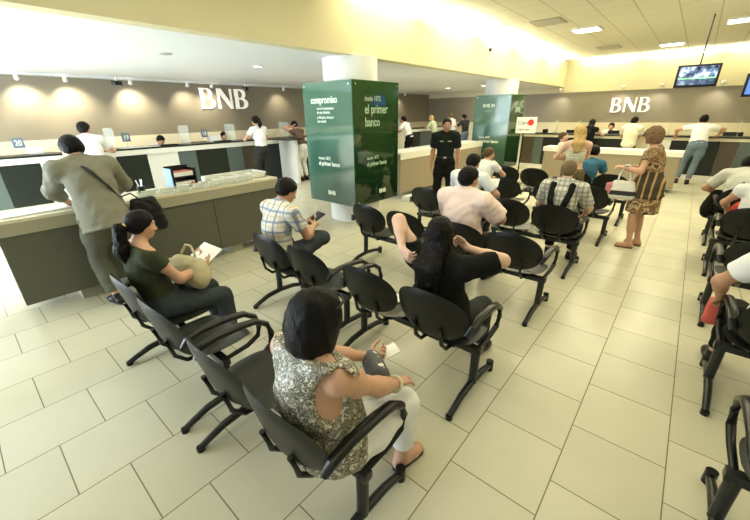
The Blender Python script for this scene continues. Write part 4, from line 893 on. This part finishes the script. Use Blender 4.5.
# the baby lies against her left shoulder
def baby():
    hb = 1.0; vox = .007
    c = V(0, 0, 0); hd_ = V(0, .01, .235)
    body = [ell((0, 0, .0), (.075, .065, .12), None, .04), ell((0, 0, .09), (.07, .058, .06), None, .04), cap((0, 0, .12), (0, .005, .18), .032, .034, .03), ell(hd_, (.062, .070, .068)), ell(hd_ + V(0, .03, -.025), (.045, .045, .045)),
            cap(hd_ + V(0, .068, -.005), hd_ + V(0, .078, -.02), .007, .009, .006), ell(hd_ + V(.062, 0, -.01), (.008, .014, .02)), ell(hd_ + V(-.062, 0, -.01), (.008, .014, .02))]
    for x in (1, -1):
        body += [cap((x * .065, .0, .11), (x * .10, .07, .05), .024, .021, .02), cap((x * .10, .07, .05), (x * .06, .12, .10), .020, .016, .015), cap((x * .035, .0, -.08), (x * .085, .10, -.08), .038, .028, .03), cap((x * .085, .10, -.08), (x * .07, .06, -.18), .027, .020, .02), cap((x * .07, .06, -.18), (x * .07, .10, -.20), .018, .015, .015)]
        body += hand_prims(V(x * .06, .12, .10), (-x * .3, .4, .8), (-x, 0, 0), .42, x, .7, vox=.006)
    r = sdf_obj('person', body, skin('skin_light'), None, vox)
    sdf_obj('romper', inflate(body[:2], .010) + [cap((x * .065, .0, .11), (x * .085, .04, .08), .034, .032, .02, cut1=True) for x in (1, -1)] + [cap((x * .035, .0, -.08), (x * .075, .085, -.08), .048, .040, .03, cut1=True) for x in (1, -1)] + [pl((0, 0, .15), (0, 0, 1))], C_cream, r, vox)
    sdf_obj('hair', [ell(hd_ + V(0, -.010, .012), (.067, .073, .068)), pl(hd_ + V(0, .05, .04), (0, .73, -.68))], H_brown, r, vox)
    for x in (1, -1): MB().ball(hd_ + V(x * .022, .064, .0), .007, 10, 6).build('eye', mat('iris_dark'), r)
    return r
b = baby(); b.location = (-1.70, 7.10, 1.22); b.rotation_euler = (R(6), 0, R(-60)); tag(b, 'small baby with brown hair held against the blonde woman\'s left shoulder', 'person')

# --- at the near writing counter
lean = human('man in a grey green shirt leaning over the near writing counter, seen from behind', (-4.33, .86, 0), R(92), H=1.84, girth=1.15, lean=17, hunch=16, head=(8, 32, 0), hz=.96,
    arms=[dict(w=(.22, .55, 1.06), e=(.9, -.4, .1), n=(0, 0, -1), c=.3), dict(w=(-.14, .60, 1.06), e=(-1, -.4, .1), n=(0, 0, -1), c=.5)],
    legs=[dict(a=(.13, -.04, .092)), dict(a=(-.10, .02, .092))], skn='skin_tan', top=dict(m=C_grey, sleeve=1.55, hem=-.12, flare=.02, t=.026, wr=.004), bottom=dict(m=C_trouser, t=.018, fl=.014), shoes=dict(m=L_black), hair=dict(style='short', m=H_black), vox=.009)

# --- customers along the left teller counter (they look towards -X)
def customer(label, x, y, H=1.7, rz=90, fem=False, top=None, bottom=None, hair=None, lean_=10, arms=None, head=(0, 8, 0), skn='skin_tan', girth=1.05, legs=None, hunch=10, z=1.30, **k):
    arms = arms or [dict(w=(.20, .42, z), e=(.8, -.4, -.5), n=(0, 0, -1)), dict(w=(-.20, .42, z), e=(-.8, -.4, -.5), n=(0, 0, -1))]
    return human(label, (x, y, 0), R(rz), H=H, fem=fem, girth=girth, lean=lean_, hunch=hunch, head=head, arms=arms, legs=legs, skn=skn, top=top, bottom=bottom, shoes=dict(m=L_black), hair=hair, vox=FAR, **k)
SH = dict(style='short', m=H_black)
customer('man in white shirt leaning on the left teller counter, head turned right', -8.83, 1.90, 1.83, 90, top=dict(m=C_white, sleeve=.7), bottom=dict(m=C_darkgrey), hair=SH, lean_=14, head=(-60, 0, 0), girth=1.1)
customer('woman with a black ponytail, white T-shirt and dark trousers at the left teller counter', -8.72, 5.56, 1.86, 92, fem=True, top=dict(m=C_white, sleeve=.5, collar=False, hem=.06), bottom=dict(m=C_darkgrey), hair=dict(style='pony', m=H_black, len=.20, pz=.02), lean_=2)
customer('woman in brown top and white trousers, hand at head, left of the front column', -8.80, 6.98, 1.74, 95, fem=True, top=dict(m=C_brown, sleeve=.4, collar=False, hem=.05), bottom=dict(m=C_white), hair=SH, lean_=14, head=(0, 20, 0),
    arms=[dict(w=(.10, .42, 1.29), e=(.8, -.3, -.7), n=(0, 0, -1)), dict(w=(-.10, .22, 1.55), e=(-.9, .9, .1), d=(.4, -.4, .8), n=(.5, -.5, 0), c=.7)])
customer('man in white shirt and dark trousers at the counter just right of front column', -8.62, 12.25, 1.78, 100, top=dict(m=C_white, sleeve=.7), bottom=dict(m=C_black), hair=SH, lean_=16, girth=1.2)
customer('person in yellow green print top at the counter, just left of the guard', -8.62, 14.2, 1.78, 95, fem=True, top=dict(m=FLORAL, sleeve=.8, hem=-.1), bottom=dict(m=C_jeans), hair=dict(style='bob', m=H_blond), lean_=12)
customer('man in a white shirt at the counter, just right of the guard', -8.55, 15.7, 1.84, 90, top=dict(m=C_white, sleeve=.6), bottom=dict(m=C_darkgrey), hair=dict(style='short', m=H_lbrown), lean_=8)
customer('man in dark shirt and pale blue jeans, left of the second column', -7.75, 15.3, 1.78, 75, top=dict(m=C_darkgrey, sleeve=.8), bottom=dict(m=C_jeansl), hair=SH, lean_=3)
# --- customers along the far counter (they look towards +Y)
customer('woman with long black hair and a black top leaning on the far counter', -2.45, 13.1, 1.62, 0, fem=True, top=dict(m=C_black, sleeve=.2, collar=False), bottom=dict(m=C_black), hair=dict(style='long', m=H_black, len=.22), lean_=8, head=(-20, 4, 0), z=1.21)
customer('man with black hair in a loose cream shirt standing at the far counter', -1.38, 13.12, 1.67, 3, top=dict(m=C_cream, sleeve=.6, hem=-.12, t=.03), bottom=dict(m=C_darkgrey), hair=SH, lean_=3, head=(-30, 6, 0), arms=[dict(w=(.13, .40, 1.22), e=(.5, -.5, -.8), n=(0, 0, -1)), dict(w=(-.13, .40, 1.22), e=(-.5, -.5, -.8), n=(0, 0, -1))])
customer('man in a white T-shirt and jeans leaning with spread arms on the far counter', .16, 12.80, 1.78, 6, top=dict(m=C_white, sleeve=.55, hem=.02, collar=False), bottom=dict(m=C_jeansl), hair=SH, lean_=24, hunch=8, head=(0, 0, 0), girth=1.15,
    arms=[dict(w=(.42, .58, 1.22), e=(.9, -.2, .2), n=(0, 0, -1)), dict(w=(-.46, .55, 1.22), e=(-.9, -.2, .2), n=(0, 0, -1))], legs=[dict(a=(.0, -.16, .088)), dict(a=(-.22, -.04, .088))])
# --- tellers behind the counters
def teller(label, x, y, rz, top, hair, hz=.72, fem=False, head=(0, 20, 0), skn='skin_tan', z=.90):
    return human(label, (x, y, 0), R(rz), H=1.66, hz=hz + .001, fem=fem, lean=6, hunch=12, head=head, girth=1.0, arms=[dict(w=(.16, .34, z), e=(.8, -.4, -.5), n=(0, 0, -1)), dict(w=(-.16, .34, z), e=(-.8, -.4, -.5), n=(0, 0, -1))],
                 legs=[dict(a=(.11, .20, .30), k=(.1, 1, .6)), dict(a=(-.11, .20, .30), k=(-.1, 1, .6))], skn=skn, top=top, bottom=dict(m=C_darkgrey), shoes=dict(m=L_black, free=1), hair=hair, vox=FAR)
for lb, x, y, rz, tp, hr, fm, hd_ in (('teller in white with bowed head behind the left counter right of leaning man', -10.25, 3.58, -85, dict(m=C_white, sleeve=.7), SH, False, (0, 34, 0)),
        ('teller with dark hair behind the left counter below the big letters', -10.25, 5.25, -80, dict(m=C_cream, sleeve=.7, collar=False), dict(style='bun', m=H_black), True, (0, 10, 0)),
        ('teller behind the far counter between the woman in black and the man in cream', -2.12, 14.75, 180, dict(m=C_white, sleeve=.7), SH, False, (0, 6, 0))):
    teller(lb, x, y, rz, tp, hr, fem=fm, head=hd_)
    c = empty('office_stool', (x, y, 0), R(rz), 'swivel stool under the %s' % lb.split(' behind')[0], 'stool'); MB().tube([(0, 0, .57), (0, 0, .63)], [.19, .20], 24).build('seat', M_seatf, c); MB().cyl((0, 0, .06), (0, 0, .57), .025).build('column', M_chrome, c)
    bm_ = MB()
    for k in range(5): a = 2 * math.pi * k / 5; bm_.tube([(0, 0, .08), (.25 * math.cos(a), .25 * math.sin(a), .02)], .02, 8)
    bm_.build('star_base', M_black, c)
# --- right hand block
strapman = human('seated man in pale grey shirt with black strap across his back, right edge', (.72, 7.17, 0), 0, H=1.70, hz=HIP, lean=20, hunch=18, girth=1.2, head=(-10, 20, 0),
    arms=[dict(w=(.2, .42, .66), e=(.8, -.4, -.4), n=(0, 0, -1)), dict(w=(-.2, .42, .66), e=(-.9, -.3, -.3), n=(0, 0, -1))], legs=legs_sit(.43, .15), skn='skin_brown', top=dict(m=C_pale, sleeve=.75, t=.02), bottom=dict(m=C_black), shoes=dict(m=L_white), hair=SH, vox=.010)
_s = strapman; strap(_s['root'], [_s['N'] + V(.14, .03, .02), _s['N'] + V(.08, -.10, -.05), _s['C'] + V(-.02, -.155, .06), _s['C'] + V(-.12, -.12, -.08), _s['P'] + V(-.18, -.02, .12), _s['P'] + V(-.2, .1, .06)], w=.020, name='bag_strap')
redlap = human('seated person in white top, bare arms on a red bag, cut by right edge', (.76, 5.83, 0), 0, H=1.64, hz=HIP, lean=-2, hunch=8, fem=True, girth=1.1, head=(-10, 8, 0),
    arms=[dict(w=(.10, .30, .70), e=(.8, -.4, -.4), n=(0, 0, -1)), dict(w=(-.20, .36, .68), e=(-1, -.2, -.3), n=(.3, 0, -1), c=.6)], legs=legs_sit(.43, .12), skn='skin_tan', top=dict(m=C_white, sleeve=.25, collar=False), bottom=dict(m=C_black), shoes=dict(m=L_black), hair=dict(style='bob', m=H_black), vox=.010)
whiteR = human('seated person in a white short sleeved shirt holding a red purse, at the right edge', (.72, 3.06, 0), 0, H=1.66, hz=HIP, lean=-2, hunch=10, girth=1.15, head=(-10, 8, 0),
    arms=[dict(w=(.10, .36, .70), e=(.8, -.4, -.4), n=(0, 0, -1)), dict(w=(-.29, .26, .62), e=(-1, -.5, -.2), d=(-.1, .6, -.6), n=(.6, 0, -.6), c=.7)], legs=[dict(a=(.12, .36, .088), k=(.1, 1, .6)), dict(a=(-.18, .40, .088), k=(-.1, 1, .6))], skn='skin_brown', top=dict(m=C_white, sleeve=.6, t=.018), bottom=dict(m=C_black), shoes=dict(m=L_black), hair=SH, vox=MID)

# ------------------------------------------------------------------ things people carry
def at(t, p): return t['W'](p)
def bag(name, loc, d, m, label, rz=0., cat='bag', handles=0, hm=None, hh=.2, rx=0.):
    t = empty(name, loc, rz, label, cat); w_, dd, h = d; t.rotation_euler.x = rx
    sdf_obj('bag_body', [cap((-w_ * (.37 - .08 * q), 0, dd * .42 + (h - dd * .5) * q), (w_ * (.37 - .08 * q), 0, dd * .42 + (h - dd * .5) * q), dd * (.44 - .22 * q * q), dd * (.44 - .22 * q * q), .04) for q in np.linspace(0, 1, 8)], m, t, .007, .003)
    for k in range(handles):
        y = (k - .5 * (handles - 1)) * dd * .5
        MB().tube([(-w_ * .24, y, h * .85), (-w_ * .22, y, h * .85 + hh * .5), (-w_ * .08, y, h * .85 + hh * .95), (w_ * .08, y, h * .85 + hh * .95), (w_ * .22, y, h * .85 + hh * .5), (w_ * .24, y, h * .85)], .010, 8).build('handle', hm or m, t)
    return t
# ponytailed woman: straw coloured bag, paper
bg = bag('handbag', at(ponytail, (.02, .20, .62)), (.36, .16, .20), L_straw, 'beige woven handbag on the lap of the ponytailed woman', R(14), handles=1, hh=.16, rx=R(-12))
MB().cyl((.0, -.085, .10), (.0, -.095, .10), .028).build('brown_clasp', L_tan, bg)
pp = MB().box((0, 0, 0), (.23, .16, .006), .002).build('paper_sheet', M_paper); pp.location = at(ponytail, (-.01, .40, .83)); pp.rotation_euler = (R(28), R(6), R(10)); tag(pp, 'white paper in the hands of the ponytailed woman', 'paper')
# silver woman: phone / slip, bangle, sunglasses
ph = MB().box((0, 0, 0), (.075, .11, .008), .003).build('paper_slip', M_paper); ph.location = at(silver, (.0, .455, .715)); ph.rotation_euler = (R(15), R(10), R(-25)); tag(ph, 'small white slip in the left hand of the woman in silver', 'paper')
pu = bag('coin_purse', at(silver, (.03, .32, .64)), (.20, .07, .11), blotch_material('striped_purse', ((.6, .6, .5), (.1, .1, .1), (.7, .7, .6)), 20), 'small black and white purse in the lap of the woman in silver', R(-30), 'purse')
_w = silver['arms'][0]; a = _w[2] + (_w[1] - _w[2]) * .10; u = unit(_w[2] - _w[1]); x1 = unit(np.cross(u, V(0, 0, 1))); x2 = np.cross(u, x1)
MB().tube([tuple(a + (x1 * math.cos(t) + x2 * math.sin(t)) * .036) for t in np.linspace(0, 2 * math.pi, 25)], .007, 8).build('bangle', mat('bangle_cream', (.72, .66, .45), .35), silver['root'])
h3 = silver['H3']; sg = MB()
sg.tube([tuple(h3(x * .001, y, z)) for x, y, z in ((-84, -.01, .05), (-78, .05, .085), (-45, .085, .10), (0, .09, .105), (45, .085, .10), (78, .05, .085), (84, -.01, .05))], .006, 8)
sgo = sg.build('sunglasses', L_black, None); sgo.location = silver['root'].location; tag(sgo, 'black sunglasses pushed up on the hair of the woman in silver', 'glasses')
# plaid man: notebook and pen
nb = MB().box((0, 0, 0), (.16, .20, .012), .003).build('notebook', L_black); nb.location = at(plaid, (.0, .50, .84)); nb.rotation_euler = (R(25), 0, R(-12)); tag(nb, 'dark notebook held by the man in the plaid shirt', 'notebook')
pn = MB().cyl((0, 0, 0), (.02, .02, .13), .005, 8).build('pen', M_white); pn.location = at(plaid, (.04, .47, .86)); tag(pn, 'pale pen in the hand of the man in the plaid shirt', 'pen')
pp = MB().box((0, 0, 0), (.10, .12, .008), .002).build('folded_paper', M_paper); pp.location = at(ice, (.26, .36, .93)); pp.rotation_euler = (R(50), 0, R(10)); tag(pp, 'white folded paper held up by the man in the pale shirt', 'paper')
# leaning man: black shoulder bag
t = bag('shoulder_bag', (-4.28, 1.22, .72), (.30, .13, .36), L_black, 'black shoulder bag hanging at the right side of the leaning man', R(78))
def lw(x, y, z): 
    p = lean['W']((x, y, z)); q = t.matrix_world if False else (Matrix.Translation(t.location) @ Matrix.Rotation(t.rotation_euler.z, 4, 'Z')).inverted() @ p; return tuple(q)
_l = lean; N_, C_, P_ = _l['N'], _l['C'], _l['P']
MB().tube([lw(*(N_ + V(-.10, .10, -.08))), lw(*(N_ + V(-.085, .03, .045))), lw(*(N_ + V(-.06, -.07, .035))), lw(*(C_ + V(.0, -.135, .14))), lw(*(C_ + V(.09, -.165, .0))), lw(*(C_ + V(.165, -.13, -.13))), lw(*(P_ + V(.25, -.08, .20))), (0, 0, .33)], .024, 10, .3).build('strap', L_black, t)
# woman in the dress: white handbag with black band, pink scarf
t = bag('handbag', at(dress, (-.17, .26, .70)), (.30, .13, .24), stripes_material('bag_band', (.78, .76, .68), [(2, .24, .26, -.065, (.03, .03, .03), 1)]), 'white handbag with a black band hanging from the arm of the woman in the dress', R(84 - 80), handles=2, hm=C_white, hh=.28)
sc = sdf_obj('pink_scarf', [cap((0, 0, 0), (.0, .02, -.14), .03, .035, .03), cap((.03, 0, .02), (.04, .02, -.10), .022, .03, .03)], cloth('cloth_rose', (.62, .25, .28)), None, .007, .004); sc.location = at(dress, (-.24, .42, .90)); tag(sc, 'pink scarf tucked at the front of the white handbag', 'scarf')
# right block
t = bag('red_bag', at(redlap, (0, .26, .63)), (.30, .16, .16), C_red, 'red bag on the lap of the seated person cut by the right edge', R(5))
t = bag('red_purse', at(whiteR, (-.27, .37, .34)), (.08, .045, .20), cloth('cloth_coral', (.60, .13, .10)), 'red purse hanging from the hand of the person in the white shirt', R(10), 'purse', rx=R(-20))
t = bag('black_backpack', (.60, 7.42, .30), (.34, .26, .40), C_black, 'black backpack between the knees of the man with the strap', R(10))
MB().box((-.02, -.13, .18), (.10, .02, .16), .01).build('grey_pocket', mat('pocket_grey', (.35, .38, .38), .5), t)
